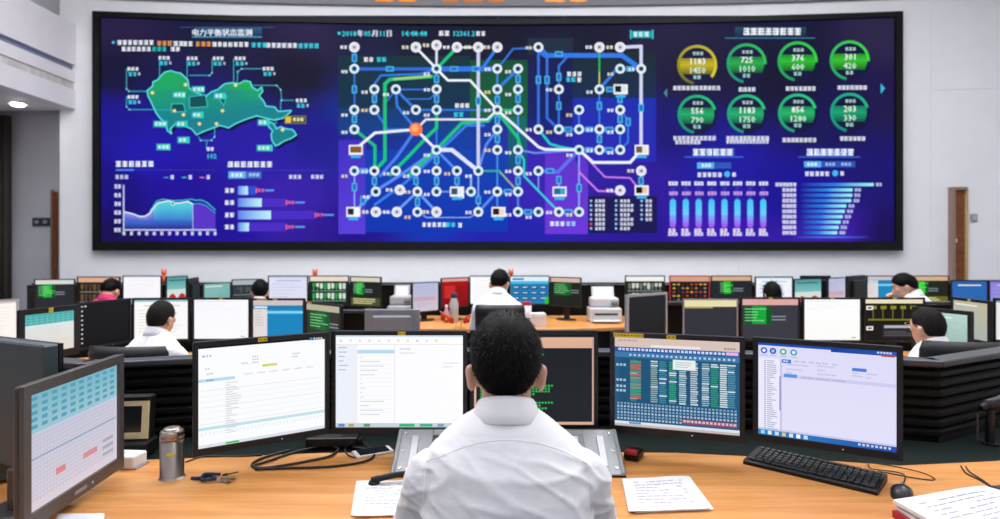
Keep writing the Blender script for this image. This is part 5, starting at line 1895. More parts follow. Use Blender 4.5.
    top = bm.verts.new(H @ spot(0, PI / 2, thick * 1.1))
    grid = []
    for j in range(1, ne + 1):
        row = []
        for i in range(na):
            a = 2 * PI * i / na
            lo = limit(a) + (.05 * noise.noise(Vector((math.cos(a) * 5, math.sin(a) * 5, 2))) if hair != 'long' else 0)
            e = PI / 2 + (lo - PI / 2) * j / ne
            fade = 1 - .85 * max(0, (j / ne - .72) / .28) if hair != 'long' else 1 - .3 * (j / ne)
            bumpy = noise.noise(Vector((math.cos(a) * 6, math.sin(a) * 6, e * 7))) * .35 + noise.noise(Vector((math.cos(a) * 16, math.sin(a) * 16, e * 12))) * .25
            row.append(bm.verts.new(H @ spot(a, e, thick * fade * (1 + bumpy))))
        grid.append(row)
    inner = [bm.verts.new(H @ spot(2 * PI * i / na, limit(2 * PI * i / na), -.008)) for i in range(na)]
    for i in range(na):
        bm.faces.new((top, grid[0][i], grid[0][(i + 1) % na]))
        bm.faces.new((grid[-1][i], inner[i], inner[(i + 1) % na], grid[-1][(i + 1) % na]))
    for a, b in zip(grid, grid[1:]):
        for i in range(na):
            bm.faces.new((a[i], b[i], b[(i + 1) % na], a[(i + 1) % na]))
    ho = obj('hair', bm, hm, p, smooth=True)
    # strands
    nst = 5200 if main else (1200 if hair != 'long' else 600)
    ln = {'short': .023, 'cropped': .013, 'long': .05}[hair]
    wd = .0011 if main else .003
    vs, fs = [], []
    crown_a, crown_e = PI * .97, .95
    cd = Vector((math.sin(crown_a) * math.cos(crown_e), math.cos(crown_a) * math.cos(crown_e), math.sin(crown_e)))
    for _ in range(nst):
        while True:
            z_ = rng.uniform(-1, 1)
            a = rng.uniform(0, 2 * PI)
            e = math.asin(z_)
            if e > limit(a) + .03:
                break
        low = max(0, min(1, (e - limit(a)) / .5))
        base = spot(a, e, thick * .5 * (.4 + .6 * low))
        nrm = (base - cen)
        nrm = Vector((nrm.x / ax_.x ** 2, nrm.y / ax_.y ** 2, nrm.z / ax_.z ** 2)).normalized()
        dirv = Vector((math.sin(a) * math.cos(e), math.cos(a) * math.cos(e), math.sin(e)))
        flow = dirv - cd * dirv.dot(cd)
        if flow.length < .05:
            flow = Vector((rng.uniform(-1, 1), rng.uniform(-1, 1), 0))
        flow = flow - nrm * flow.dot(nrm)
        if flow.length < 1e-4:
            continue
        flow.normalize()
        flow = (flow + Vector((rng.gauss(0, .35), rng.gauss(0, .35), rng.gauss(0, .2)))).normalized()
        L_ = ln * (.35 + .65 * low) * rng.uniform(.6, 1.2)
        p1 = base + flow * L_ * .5 + nrm * L_ * .20
        p2 = base + flow * L_ + nrm * L_ * (.02 + .20 * rng.random() * (.3 + .7 * low))
        sd = flow.cross(nrm).normalized() * wd
        i0 = len(vs)
        vs += [H @ (base - sd), H @ (base + sd), H @ (p1 + sd * .8), H @ (p1 - sd * .8), H @ p2]
        fs += [(i0, i0 + 1, i0 + 2, i0 + 3), (i0 + 3, i0 + 2, i0 + 4)]
    sm = bpy.data.meshes.new('hair_strands')
    sm.from_pydata([tuple(v) for v in vs], [], fs)
    st = obj('hair_strands', sm, hm, ho)
    st['kind'] = 'stuff'
    # ---- face details
    for e in (-1, 1):
        ec = Vector((e * .031, .160, 1.212))
        ev, ef = ellipsoid(ec, (.013, .010, .0075), 14, 10, H)
        em = bpy.data.meshes.new('eye')
        em.from_pydata([tuple(v) for v in ev], [], ef)
        eo = obj('eye', em, M_EYEW, p, smooth=True)
        iv, if_ = ellipsoid(ec + Vector((0, .008, 0)), (.0055, .004, .0055), 12, 8, H)
        im = bpy.data.meshes.new('iris')
        im.from_pydata([tuple(v) for v in iv], [], if_)
        obj('iris', im, M_EYED, eo, smooth=True)
        b_ = bmesh.new()
        tube(b_, [H @ Vector((e * q[0], q[1], q[2])) for q in ((.014, .180, 1.233), (.030, .177, 1.238), (.046, .163, 1.234))], .0035 * s, 6)
        obj('eyebrow', b_, hm, p)
    lv, lf = ellipsoid((0, .1775, 1.1475), (.021, .006, .006), 14, 8, H)
    lm = bpy.data.meshes.new('lips')
    lm.from_pydata([tuple(v) for v in lv], [], lf)
    obj('lips', lm, M_LIPS, p, smooth=True)
    if glasses:
        b_ = bmesh.new()
        for e in (-1, 1):
            ring = [Vector((e * .034 + .023 * math.cos(2 * PI * i / 20), .189, 1.212 + .017 * math.sin(2 * PI * i / 20))) for i in range(21)]
            tube(b_, [H @ q for q in ring], .0016, 6, False)
            tube(b_, [H @ Vector(q) for q in ((e * .057, .188, 1.216), (e * .083, .16, 1.216), (e * .086, .08, 1.212), (e * .084, .06, 1.196))], .0018, 6)
        tube(b_, [H @ Vector(q) for q in ((-.011, .190, 1.216), (0, .193, 1.219), (.011, .190, 1.216))], .0016, 6)
        obj('glasses', b_, M_CHROME, p)
    return p


# foreground man, seen from behind
person('man in a white shirt with black hair seen from behind at the foreground desk', .014, 1.285, 0.0, 1.315, head_pitch=-.10, main=True, voxel=.006)
make_chair('black office chair under the man at the foreground desk', (.014, 1.24, 0.0), 0, .80, .44)
# middle row
person('man in a white shirt with cropped hair at the left of the middle row', PX(158.5, 3.9), 3.82, FL, PZ(298, 3.9), yaw=-.15, hair='cropped', hairmat=M_HAIRG)
make_chair('black office chair behind the man with cropped hair, middle row left', (PX(165, 3.8), 3.70, FL), -.05, 1.04, .47)
person('man in a white shirt with glasses turned left at the right of the middle row', PX(935, 3.45), 3.40, FL, PZ(305, 3.45), yaw=.1, head_yaw=.14, hair='cropped', hairmat=M_HAIRG, glasses=True)
make_chair('black office chair behind the man with glasses, middle row right', (PX(940, 3.35), 3.36, FL), -.12, 1.12, .47)
# far row
person('man in a white shirt at the middle of the far row, seen from behind', PX(497.5, 5.65), 5.62, FL, PZ(266.5, 5.65), yaw=-.1, head_yaw=-.15, head_pitch=-.4)
make_chair('black office chair behind the man at the centre far desk', (PX(500, 5.5), 5.62, FL), 0, 1.095, .45)
person('person in a pink shirt with black hair in the far row on the left', PX(107, 6.1), 6.05, FL, PZ(275.5, 6.1), yaw=.05, head_pitch=-.5, shirt=M_PINK, voxel=.009)
make_chair('black office chair under the person in pink', (PX(107, 6.1), 6.0, FL), .05, .95, .45)
person('person with short black hair facing away beside the lilac white far monitor', PX(260, 6.1), 6.05, FL, PZ(278.5, 6.1), head_yaw=.35, voxel=.009)
make_chair('black office chair under the person beside the lilac white far monitor', (PX(260, 6.1), 6.0, FL), 0, .95, .45)
person('person with long black hair facing away in the far row on the right', PX(774, 6.1), 6.05, FL, PZ(281, 6.1), hair='long', voxel=.009)
make_chair('black office chair under the person with long black hair', (PX(774, 6.1), 6.0, FL), 0, .95, .45)
person('man in a white shirt in profile with his hand at his chin, far right', PX(929, 5.7), 5.72, FL, PZ(269.5, 5.7), yaw=.55, head_yaw=.42, head_pitch=-.32, lean=.12, voxel=.008,
       arms={1: {'elbow': (.16, .34, .80), 'wrist': (.02, .30, .985), 'fwd': (-.30, .18, .9), 'up': (.55, .8, .1), 'curl': 1.1}, -1: {'elbow': (-.24, .22, .79), 'wrist': (-.08, .42, .795)}})
make_chair('black office chair under the man with his hand at his chin', (PX(931, 5.7), 5.68, FL), .5, .95, .45)

# ------------------------------------------------------------------ things on the foreground desk
DT = .75
# sloping silver dispatch console in front of the man
t = thing('dispatch_console', 'silver sloping dispatch console panel set in the desk before the man', 'console', (.025, 1.83, DT))
sl = math.atan2(.088, .165)
ln = math.hypot(.165, .09)
mx = RX(sl)
w = .72
bm = bmesh.new()
sec = [(0, 0.0), (0, .004), (.165, .092), (.19, .092), (.19, 0.0)]
va = [bm.verts.new((-w / 2, a, b)) for a, b in sec]
vb = [bm.verts.new((w / 2, a, b)) for a, b in sec]
for q in range(5):
    bm.faces.new((va[q], va[(q + 1) % 5], vb[(q + 1) % 5], vb[q]))
bm.faces.new(va)
bm.faces.new(vb)
obj('case', bm, M_BLACK, t)
mx = T(0, 0, .004) @ RX(sl)
for s in (-1, 1):
    fr = obj('side_plate', BX(min(s * .36, s * .245), max(s * .36, s * .245), 0, ln, 0, .006, .002, mx), M_ALU, t)
    obj('slide', BX(s * .30 - .012, s * .30 + .012, .03, ln - .03, .006, .010, .002, mx), M_SILVER, fr)
    for yy in (.025, .095, ln - .02):
        obj('screw', lathe([(.0045, .006), (.0045, .009), (0, .0095)], 10, mx=mx @ T(s * .335, yy, 0)), M_CHROME, fr)
    obj('edge_strip', BX(s * .352 - .006, s * .352 + .006, .002, ln - .002, .006, .011, .002, mx), M_GREYP, fr)
obj('frame_strip', BX(-.245, .245, ln - .025, ln, 0, .006, .001, mx), M_ALU, t)
obj('frame_strip', BX(-.245, .245, 0, .02, 0, .006, .001, mx), M_ALU, t)
obj('touch_screen', BX(-.245, .10, .02, ln - .025, 0, .004, mx=mx), M_DARKSCREEN, t)
kp = obj('keypad', BX(.10, .245, .02, ln - .025, 0, .004, mx=mx), M_GREYP, t)
for r in range(4):
    for c in range(3):
        obj('key', BX(.115 + c * .042, .145 + c * .042, .028 + r * .035, .052 + r * .035, .004, .009, .002, mx), M_WHITE, kp)

# black handset lying at the left end of the console
c0 = on_plane(372, 479, DT + .02)
t = thing('telephone_handset', 'black telephone handset lying left of the seated man', 'telephone', (c0.x, c0.y, DT))
bm = bmesh.new()
tube(bm, smooth_curve([(.0, 0, .016), (.025, .0, .022), (.09, .012, .03), (.16, .018, .022), (.185, .018, .016)], 6), [.010] * 6 + [.009] * 12 + [.010] * 7, 12)
obj('grip', bm, M_BLACK, t, smooth=True)
for xx, yy in ((.006, 0), (.18, .018)):
    obj('ear_cup', lathe([(.016, 0), (.018, .004), (.015, .014), (0, .017)], 18, mx=T(xx, yy, 0)), M_BLACK, t, smooth=True)


def paper(label, corners, z, h=.004, rows=10, m=M_PAPER, cat='paper', red=False, sheets=3, wavy=0.0):
    """corners: back-left, back-right, front-right, front-left in world XY"""
    cx = sum(c[0] for c in corners) / 4
    cy = sum(c[1] for c in corners) / 4
    t = thing('paper_stack', label, cat, (cx, cy, z))
    rng = random.Random(int(abs(cx) * 999))
    zz = 0.0
    base = 0.0
    if red:
        q = [((c[0] - cx) * 1.0 - .004, (c[1] - cy) * 1.0 - .003) for c in corners]
        obj('red_folder', prism(q, 0, .018), M_RED, t)['label'] = 'red folder at the bottom'
        base = .018
    for k in range(sheets):
        j = .004 * (sheets - 1 - k)
        dx, dy, a = rng.uniform(-j, j), rng.uniform(-j, j), rng.uniform(-.02, .02) * (sheets - 1 - k)
        bm = bmesh.new()
        n = 8
        g = []
        for i in range(n + 1):
            row = []
            for jx in range(n + 1):
                u, v = jx / n, i / n
                p = Vector(corners[0]) * (1 - u) * (1 - v) + Vector(corners[1]) * u * (1 - v) + Vector(corners[2]) * u * v + Vector(corners[3]) * (1 - u) * v
                p = Vector((p.x - cx, p.y - cy))
                p = Vector((p.x * math.cos(a) - p.y * math.sin(a) + dx, p.x * math.sin(a) + p.y * math.cos(a) + dy))
                z_ = base + h * (k + .9) / sheets + wavy * (abs(noise.noise(Vector((u * 1.7, v * 1.7, k * .1)))) + (u - .4) ** 2 * .3)
                row.append((bm.verts.new((p.x, p.y, z_)), bm.verts.new((p.x, p.y, z_ - h / sheets * .85))))
            g.append(row)
        for i in range(n):
            for jx in range(n):
                bm.faces.new((g[i][jx][0], g[i + 1][jx][0], g[i + 1][jx + 1][0], g[i][jx + 1][0]))
                bm.faces.new((g[i][jx][1], g[i][jx + 1][1], g[i + 1][jx + 1][1], g[i + 1][jx][1]))
        for i in range(n):
            for (a0, b0) in (((i, 0), (i + 1, 0)), ((i + 1, n), (i, n)), ((0, i + 1), (0, i)), ((n, i), (n, i + 1))):
                p0, p1 = g[a0[0]][a0[1]], g[b0[0]][b0[1]]
                bm.faces.new((p0[0], p0[1], p1[1], p1[0]))
        sh = obj('sheet', bm, m, t, smooth=False)
    # print on the top sheet
    bm = bmesh.new()
    for r in range(rows):
        v = .14 + .74 * r / rows
        u0 = .14
        while u0 < .82:
            u1 = min(.86, u0 + rng.uniform(.03, .12))
            if rng.random() < .8:
                q = []
                for (u, vv) in ((u0, v), (u1, v), (u1, v + .22 / rows), (u0, v + .22 / rows)):
                    p = Vector(corners[0]) * (1 - u) * (1 - vv) + Vector(corners[1]) * u * (1 - vv) + Vector(corners[2]) * u * vv + Vector(corners[3]) * (1 - u) * vv
                    z_ = base + h * (sheets - .1) / sheets + wavy * (abs(noise.noise(Vector((u * 1.7, vv * 1.7, (sheets - 1) * .1)))) + (u - .4) ** 2 * .3)
                    q.append(bm.verts.new((p.x - cx, p.y - cy, z_ + .0006)))
                bm.faces.new(q)
            u0 = u1 + .015
    obj('printing', bm, M_PAPERPRINT, sh)['kind'] = 'stuff'
    return t


def cor(*pix, z=DT + .004):
    return [tuple(on_plane(a, b, z)[:2]) for a, b in pix]


paper('stack of printed sheets to the right of the seated man', cor((622, 480), (688, 477.5), (710, 510), (631, 513)), DT, .008, 8, sheets=4, wavy=.004)
paper('printed sheet half covered by the left arm of the seated man', cor((357, 481.5), (428, 481), (424, 515), (354, 517)), DT, .006, 8, sheets=3, wavy=.004)
paper('thick papers on a red folder in the bottom right corner', cor((893, 505), (984, 491), (1090, 519), (990, 560), z=DT + .03), DT, .026, 9, red=True, sheets=6, wavy=.006)
paper('white paper under the sideways monitor, bottom left', cor((58, 513.5), (103, 513), (96, 580), (30, 580)), DT, .004, 6, sheets=2)

# steel flask
p0 = on_plane(172, 477, DT)
t = thing('steel_flask', 'stainless steel vacuum flask standing on the foreground desk', 'flask', (p0.x, p0.y, DT))
R_ = .0335
obj('body', lathe([(.038, 0), (R_, .004), (R_, .112), (R_ - .0015, .113), (R_ - .0015, .116)], 36), M_STEEL, t, smooth=False)
ld = obj('lid', lathe([(R_ - .0005, .116), (R_ - .0005, .139), (R_ - .003, .143), (R_ - .009, .144), (R_ - .010, .150), (R_ - .014, .152), (0, .152)], 36), M_STEEL, t)
obj('lid_ring', lathe([(R_ + .0006, .120), (R_ + .0006, .1235), (R_ - .002, .1235), (R_ - .002, .120), (R_ + .0006, .120)], 36), M_STEEL, ld)
bm = bmesh.new()
for i in range(7):
    a = -PI / 2 + .05 + i * .10
    for z_ in (.074, .084):
        bm.verts.new(((R_ + .0006) * math.cos(a), (R_ + .0006) * math.sin(a), z_))
bm.verts.ensure_lookup_table()
for i in range(6):
    bm.faces.new((bm.verts[2 * i], bm.verts[2 * i + 2], bm.verts[2 * i + 3], bm.verts[2 * i + 1]))
obj('sticker', bm, M_STICK, t)
for o_ in t.children:
    for pl in o_.data.polygons:
        pl.use_smooth = len(pl.vertices) == 4 and abs(pl.normal.z) < .3

# small white box with slots
t = thing('white_adapter_box', 'small white plastic box behind the sideways monitor', 'box', (-1.215, 1.93, DT), -.08)
obj('case', BX(-.075, .062, -.035, .035, 0, .042, .008, seg=3), M_WHITE, t)
for i in range(3):
    obj('slot', BX(-.01 + i * .016, .0 + i * .016, -.0355, -.034, .030, .034), M_BLACK, t)
obj('base', BX(-.07, .07, -.032, .032, -.0, .004), M_GREYP, t)

# beige framed desk terminal
t = thing('desk_terminal', 'small beige-framed terminal on a black base beside the flask', 'terminal', (-1.305, 2.03, DT), .10)
t.scale = (.95, .95, .95)
obj('base', BX(-.13, .13, -.05, .05, 0, .055, .008), M_BLACK, t)
for k in range(2):
    obj('base_button', lathe([(.009, 0), (.009, .006), (0, .007)], 12, mx=T(.02 + .03 * k, -.05, .03) @ RX(PI / 2)), M_CHROME, t)
tm = T(0, .0, .055) @ RX(-.10)
hs = obj('head', BX(-.125, .125, -.012, .03, 0, .155, .006, mx=tm), M_BLACK, t)
bm = bmesh.new()
for a, b, c_, d_ in ((-.12, .12, .003, .025), (-.12, .12, .118, .135), (-.12, -.098, .025, .118), (.098, .12, .025, .118)):
    box(bm, a, b, -.020, -.010, c_, d_, mx=tm)
obj('beige_frame', bm, M_BEIGE, hs)
obj('screen', BX(-.098, .098, -.015, -.011, .025, .118, mx=tm), M_DARKSCREEN, hs)
obj('top_bar', BX(-.12, .12, -.022, -.01, .138, .152, .003, mx=tm), M_BLACK, hs)

# keyboard and mouse
ka = math.atan2(-.243, .268)
t = thing('keyboard', 'black keyboard lying on the desk under the lilac monitor', 'keyboard', (.975, 1.872, DT), ka)
kw, kd = .375, .142
bm = bmesh.new()
sec = [(-kd / 2, 0), (-kd / 2, .010), (-kd / 2 + .006, .014), (kd / 2 - .006, .024), (kd / 2, .020), (kd / 2, 0)]
va = [bm.verts.new((-kw / 2, a, b)) for a, b in sec]
vb = [bm.verts.new((kw / 2, a, b)) for a, b in sec]
for q in range(6):
    bm.faces.new((va[q], va[(q + 1) % 6], vb[(q + 1) % 6], vb[q]))
bm.faces.new(va)
bm.faces.new(vb)
obj('case', bm, M_BLACK, t)
bm = bmesh.new()
km = T(0, -kd / 2 + .006, .014) @ RX(math.atan2(.010, kd - .012))
for r in range(6):
    y0 = .008 + r * .0195 + (.004 if r == 5 else 0)
    xx = -kw / 2 + .010
    widths = [1] * 20
    if r == 0:
        widths = [1.3, 1.3, 1.3, 6, 1.3, 1.3, 1.3, 1, 1, 1, 1, 2]
    u = (kw - .02) / sum(widths)
    for q in widths:
        box(bm, xx + .0014, xx + q * u - .0014, y0, y0 + .016, .0, .0055, .0012, km)
        xx += q * u
ks = obj('keys', bm, M_KEY, t)
ks['kind'] = 'stuff'
mp_ = on_plane(902, 493, DT + .01)
t = thing('computer_mouse', 'black computer mouse beside the keyboard', 'mouse', (mp_.x, mp_.y, DT), -.55)
bm = bmesh.new()
g = []
for i in range(13):
    v = i / 12 * 2 - 1
    row = []
    for j in range(13):
        a = PI * j / 12
        hw = .028 * (1 - abs(v) ** 3.2) ** .5 * (1 + .06 * v)
        z_ = .034 * (1 - abs(v) ** 2.4) ** .6 * math.sin(a) ** .7 * (1 - .12 * v)
        row.append(bm.verts.new((hw * math.cos(a), v * .046, max(0, z_))))
    g.append(row)
for a, b in zip(g, g[1:]):
    for j in range(12):
        bm.faces.new((a[j], a[j + 1], b[j + 1], b[j]))
bmesh.ops.remove_doubles(bm, verts=bm.verts, dist=.0002)
obj('body', bm, mat('mouse_plastic', '#2b2d33', .28), t, smooth=True)
obj('scroll_wheel', lathe([(0, -.003), (.009, -.003), (.009, .003), (0, .003)], 14, mx=T(0, .026, .026) @ Matrix.Rotation(PI / 2, 4, 'Y')), M_GREYP, t)
bm = bmesh.new()
mr = RZ(.55)
pl = [(mp_.x + .024, mp_.y + .038, DT + .008)] + [tuple(on_plane(a, b, DT + .004)) for a, b in ((905, 476), (896, 472), (880, 470), (870, 468), (868, 463))]
tube(bm, [mr @ (Vector(q) - Vector((mp_.x, mp_.y, DT))) for q in smooth_curve(pl, 6)], .0018, 6)
obj('mouse_cable', bm, M_CABLE, t)


def cable(label, pix, r=.0025, z=None, m=None, name='cable'):
    pts = []
    for q in pix:
        zz = q[2] if len(q) > 2 else DT + r * 1.3
        pts.append(on_plane(q[0], q[1], zz))
    o0 = pts[0].copy()
    bm = bmesh.new()
    tube(bm, [q - o0 for q in smooth_curve(pts, 7)], r, 8)
    return tag(obj(name, bm, m or M_CABLE, None, o0, smooth=True), label, 'cable')


cable('thin black cable looping below the lilac monitor', [(858, 459), (868, 462), (893, 466), (920, 472), (934, 478), (931, 480), (915, 478), (893, 474), (878, 471)], .0016)
cable('thin black cable running out at the right edge of the desk', [(961, 466), (966, 473), (978, 479), (990, 486), (1004, 492)], .0022)
cable('second thin black cable at the right edge, nearer the papers', [(966, 466.5), (970, 472), (984, 481), (993, 489), (989, 495), (994, 500), (1008, 503)], .0022)
cable('thick black cable looped under the two left monitors', [(252, 466), (268, 461), (285, 455), (303, 450), (325, 446), (338, 449), (330, 456), (308, 461), (286, 465), (262, 468), (252, 465), (262, 458), (290, 450)], .0042)
cable('long black cable curving below the left monitors to the right', [(255, 469), (290, 468), (330, 466.5), (362, 462), (374, 456), (368, 450), (352, 447)], .0038)
cable('black cable end with a connector behind the flask', [(186, 462), (200, 457), (218, 456), (240, 456), (262, 455)], .0026)
cable('thin black cable looped round the white phone', [(352, 442, .78), (345, 450), (352, 457), (366, 455), (372, 449), (360, 444), (348, 447)], .0026)

a0 = on_plane(333, 446, DT)
t = thing('power_adapter', 'black power adapter brick under the white document monitor', 'power adapter', (a0.x, a0.y, DT), .05)
obj('brick', BX(-.09, .09, -.03, .03, 0, .036, .008, seg=2), M_BLACK, t)
obj('rating_label', BX(-.05, .03, -.022, .02, .036, .0365), M_KEY, t)
obj('socket', BX(.088, .105, -.014, .014, .008, .028, .003), M_BLACK, t)
a0 = on_plane(373, 452, DT + .004)
t = thing('smartphone', 'white smartphone lying below the white document monitor', 'phone', (a0.x, a0.y, DT), .5)
obj('body', BX(-.065, .065, -.032, .032, 0, .009, .003, seg=2), M_WHITE, t)
obj('glass', BX(-.052, .052, -.029, .029, .009, .0096), M_DARKSCREEN, t)
a0 = on_plane(215, 479, DT + .005)
t = thing('key_bunch', 'bunch of keys with a dark blue cord beside the flask', 'keys', (a0.x, a0.y, DT), 0)
rng = random.Random(4)
bm = bmesh.new()
tube(bm, smooth_curve([(-.075, .01, .004), (-.05, .005, .006), (-.02, .012, .010), (.005, -.012, .012), (-.03, -.016, .008), (-.035, .008, .016), (.01, .012, .014)], 6), .005, 8)
obj('cord', bm, M_BLUECLOTH, t, smooth=True)
bm = bmesh.new()
tube(bm, [(.012 + .014 * math.cos(2 * PI * i / 16), .014 * math.sin(2 * PI * i / 16), .006) for i in range(17)], .0012, 6, False)
obj('key_ring', bm, M_CHROME, t)
for k in range(4):
    a = -.6 + k * .42
    km = T(.016, 0, .004 + .003 * k) @ RZ(a)
    bm = lathe([(.010, 0), (.010, .0022), (0, .0022)], 14, mx=km @ T(.014, 0, 0))
    box(bm, .022, .052, -.0035, .0035, 0, .002, mx=km)
    for q in range(4):
        box(bm, .028 + q * .006, .031 + q * .006, -.0055, -.0035, 0, .002, mx=km)
    obj('key', bm, M_CHROME if k != 2 else M_GOLD, t)
a0 = on_plane(631, 458, DT)
t = thing('gadget', 'small black and red gadget at the right end of the silver console', 'gadget', (a0.x + .01, a0.y, DT), -.5)
obj('body', BX(-.025, .025, -.04, .04, 0, .03, .008, seg=2), M_BLACK, t)
obj('red_cap', BX(-.02, .02, -.042, -.012, .02, .036, .005, seg=2), M_RED, t)
a0 = on_plane(1004, 496, DT)
t = thing('cable_box', 'small black cable box at the right edge of the desk', 'box', (a0.x, a0.y, DT), .2)
obj('body', BX(-.03, .03, -.025, .025, 0, .022, .006, seg=2), M_BLACK, t)
obj('cover', BX(-.022, .022, -.018, .018, .022, .024), M_KEY, t)
# bracket post hooked on the slats at the right
t = thing('bracket_post', 'black rounded bracket post in front of the slatted panel at the right edge', 'bracket', (PX(990, 2.16), 2.16, DT - .006))
obj('post', lathe([(.030, 0), (.030, .006), (.014, .008), (.014, .125), (.018, .13)], 18), M_BLACK, t, smooth=False)
bm = bmesh.new()
tube(bm, smooth_curve([(-.035, -.005, .130), (-.012, -.002, .142), (.03, .0, .152), (.07, .01, .165)], 6), [.013] * 6 + [.02] * 12 + [.02], 12)
obj('pad', bm, M_LEATHER, t, smooth=True)
bm = bmesh.new()
tube(bm, [(-.045, 0, .02), (-.045, 0, .11), (-.025, 0, .118), (0, 0, .10)], .004, 8)
obj('hook', bm, M_RAIL, t)
# black phone base at the very left
a0 = on_plane(-8, 452, DT)
t = thing('desk_phone', 'black desk phone at the left edge of the foreground desk', 'telephone', (a0.x - .03, a0.y - .05, DT), .3)
obj('base', BX(-.10, .10, -.09, .09, 0, .06, .01, mx=RX(.0), seg=2), M_BLACK, t)
obj('trim_line', BX(-.095, .102, -.092, -.088, .03, .036), M_GREYP, t)
bm = bmesh.new()
tube(bm, smooth_curve([(-.06, -.08, .075), (-.06, -.04, .09), (-.06, .04, .09), (-.06, .08, .075)], 5), .02, 10)
obj('receiver', bm, M_BLACK, t, smooth=True)

# ------------------------------------------------------------------ things on the far desks


def printer(label, px, Y, w, h, white):
    m = mat('white_printer_plastic', '#c6c7ca', .5) if white else mat('light_grey_plastic', '#a9abb2', .5)
    t = thing('printer', label, 'printer', (PX(px, Y), Y, DZM), 0)
    obj('body', BX(-w / 2, w / 2, -.15, .15, 0, h * .42, .02, seg=3), m, t)
    obj('upper_case', BX(-w / 2 + .02, w / 2 - .02, -.08, .15, h * .42, h * .70, .025, seg=3), m, t)
    obj('output_slot', BX(-w / 2 + .05, w / 2 - .05, -.155, -.145, h * .22, h * .27), M_BLACK, t)
    obj('paper_tray', BX(-w / 2 + .05, w / 2 - .05, 0, .012, 0, h * .36, mx=T(0, .06, h * .66) @ RX(-.35)), m, t)
    obj('paper_sheet', BX(-w / 2 + .07, w / 2 - .07, -.006, -.003, 0, h * .33, mx=T(0, .06, h * .66) @ RX(-.35)), M_PAPER, t)
    obj('delivery_tray', BX(-w / 2 + .03, w / 2 - .03, -.24, -.14, .02, .035, .006), m, t)
    pn = obj('control_panel', BX(w * .18, w * .42, -.10, -.082, h * .46, h * .62, .004), M_GREYP, t)
    for k in range(3):
        obj('button', BX(w * .2 + k * .025, w * .2 + k * .025 + .015, -.104, -.10, h * .5, h * .54), M_BLACK, pn)
    return t


printer('light grey printer on the centre far desk behind the grey monitor back', 401, 7.2, .29, .40, False)
printer('white printer standing on the right of the centre far desk', 604, 6.95, .36, .40, True)
t = thing('paper_box', 'white paper box in front of the blue dashboard monitor', 'box', (PX(536, 6.55), 6.55, DZM), .1)
obj('body', BX(-.10, .10, -.07, .07, 0, .14, .004), M_PAPER, t)
obj('flap', BX(-.10, .10, -.075, -.07, .10, .14), M_WHITE, t)
Yb = 6.85
t = thing('tall_bottle', 'tall silver bottle with dark blue cap on the centre far desk', 'bottle', (PX(454, Yb), Yb, DZM))
obj('body', lathe([(.045, 0), (.05, .01), (.05, .22), (.035, .26), (.03, .28)], 20), M_SILVER, t, smooth=True)
obj('cap', lathe([(.034, .28), (.036, .285), (.036, .33), (.03, .338), (0, .34)], 20), M_BLUECLOTH, t, smooth=True)
t = thing('pink_bottle', 'small pinkish bottle left of the tall silver bottle', 'bottle', (PX(446.5, 6.8), 6.8, DZM))
obj('body', lathe([(.03, 0), (.035, .01), (.035, .12), (.015, .16), (.013, .18)], 18), M_PLASTIC_PINK, t, smooth=True)
obj('cap', lathe([(.017, .18), (.017, .205), (0, .207)], 16), M_WHITE, t)
t = thing('red_cup', 'small red and white cup beside the man at the centre far desk', 'cup', (PX(526, 6.4), 6.4, DZM))
obj('body', lathe([(.045, 0), (.055, .12), (.06, .24), (.055, .24), (.042, .01)], 20), M_WHITE, t, smooth=True)
obj('red_lid', lathe([(.06, .24), (.062, .25), (.058, .275), (0, .28)], 20), M_RED, t)


def star(bm, cx, cz, r, y=-.0022):
    pts = [((r if k % 2 == 0 else r * .4) * math.sin(PI * k / 5), (r if k % 2 == 0 else r * .4) * math.cos(PI * k / 5)) for k in range(10)]
    vs = [bm.verts.new((cx + a, y, cz + b)) for a, b in pts]
    c = bm.verts.new((cx, y, cz))
    for k in range(10):
        bm.faces.new((c, vs[k], vs[(k + 1) % 10]))


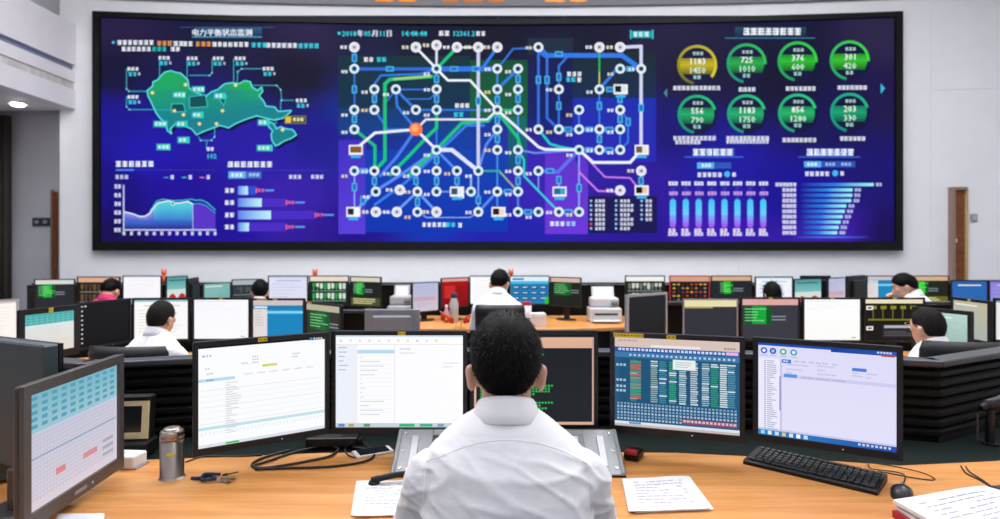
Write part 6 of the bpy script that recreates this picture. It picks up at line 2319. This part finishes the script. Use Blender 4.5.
def desk_flag(label, px, Y, lean, emblem):
    t = thing('desk_flag', label, 'flag', (PX(px, Y), Y, DZM + .0))
    bm = lathe([(.03, 0), (.03, .008), (.008, .014), (.004, .02), (.004, .10), (0, .102)], 18)
    obj('foot', bm, M_GOLD, t)
    bm = bmesh.new()
    root = Vector((0, 0, .095))
    tip = Vector((lean * .165, 0, .178))
    tube(bm, [root, tip], .003, 8)
    obj('pole', bm, M_GOLD, t)
    obj('finial', lathe([(0, -.006), (.006, 0), (0, .009)], 10, mx=T(*tip)), M_GOLD, t)
    bm = bmesh.new()
    n = 10
    s = -lean
    fr = []
    for i in range(n + 1):
        u = i / n
        a_ = tip.lerp(root, .04 + .84 * u)
        w_ = Vector((0, .010 * math.sin(u * 8), 0))
        lo = a_ + w_ + Vector((s * -.006, 0, -.092 + .03 * u))
        fr.append([bm.verts.new(a_), bm.verts.new(lo), bm.verts.new(lo + Vector((0, .002, 0))), bm.verts.new(a_ + Vector((0, .002, 0)))])
    for a, b in zip(fr, fr[1:]):
        for k in range(4):
            bm.faces.new((a[k], a[(k + 1) % 4], b[(k + 1) % 4], b[k]))
    bm.faces.new(fr[0])
    bm.faces.new(fr[-1])
    fl = obj('cloth', bm, M_REDCLOTH, t, smooth=True)
    bm = bmesh.new()
    cx, cz = tip.x * .62, .098
    if emblem == 'star':
        star(bm, cx, cz, .020, -.014)
        for a in range(4):
            an = math.radians(40 - a * 30)
            star(bm, cx + s * .038 * math.cos(an), cz + .038 * math.sin(an), .006, -.014)
    else:
        # crossed tools emblem: a curved blade and a hammer
        tube(bm, [(cx + .02 * math.cos(a), -.014, cz + .02 * math.sin(a)) for a in [math.radians(-150 + 22 * k) for k in range(11)]], [.002, .003, .004, .005, .005, .005, .005, .004, .003, .002, .001], 6)
        tube(bm, [(cx - .018, -.014, cz + .014), (cx + .02, -.014, cz - .02)], .003, 6)
        box(bm, cx - .028, cx - .010, -.018, -.012, cz + .008, cz + .018)
    obj('emblem', bm, M_YELLOW, fl)


desk_flag('small red desk flag with a yellow star, the left one of two', 456, 6.36, -1, 'star')
desk_flag('small red desk flag with a yellow tool emblem, the right one of two', 461, 6.36, 1, 'tools')
# little ornaments on the console back
for px, Y, lab in ((164, 7.66, 'small orange figure on the console back beside the left lantern monitor'), (315, 7.66, 'small orange figure on the console back above the grid symbol monitor'), (511, 7.66, 'small orange figure on the console back above the blue dashboard monitor')):
    t = thing('orange_figure', lab, 'ornament', (PX(px, Y), Y, 1.012))
    mo = mat('orange_toy', '#d8643a', .6)
    obj('body', lathe([(.02, 0), (.035, .02), (.035, .06), (.02, .09), (0, .095)], 14), mo, t, smooth=True)
    obj('head', lathe([(0, .085), (.028, .10), (.034, .125), (.026, .15), (0, .16)], 14), mo, t, smooth=True)
    for s in (-1, 1):
        obj('ear', lathe([(.012, 0), (.010, .02), (0, .028)], 10, mx=T(s * .022, 0, .145)), mo, t)
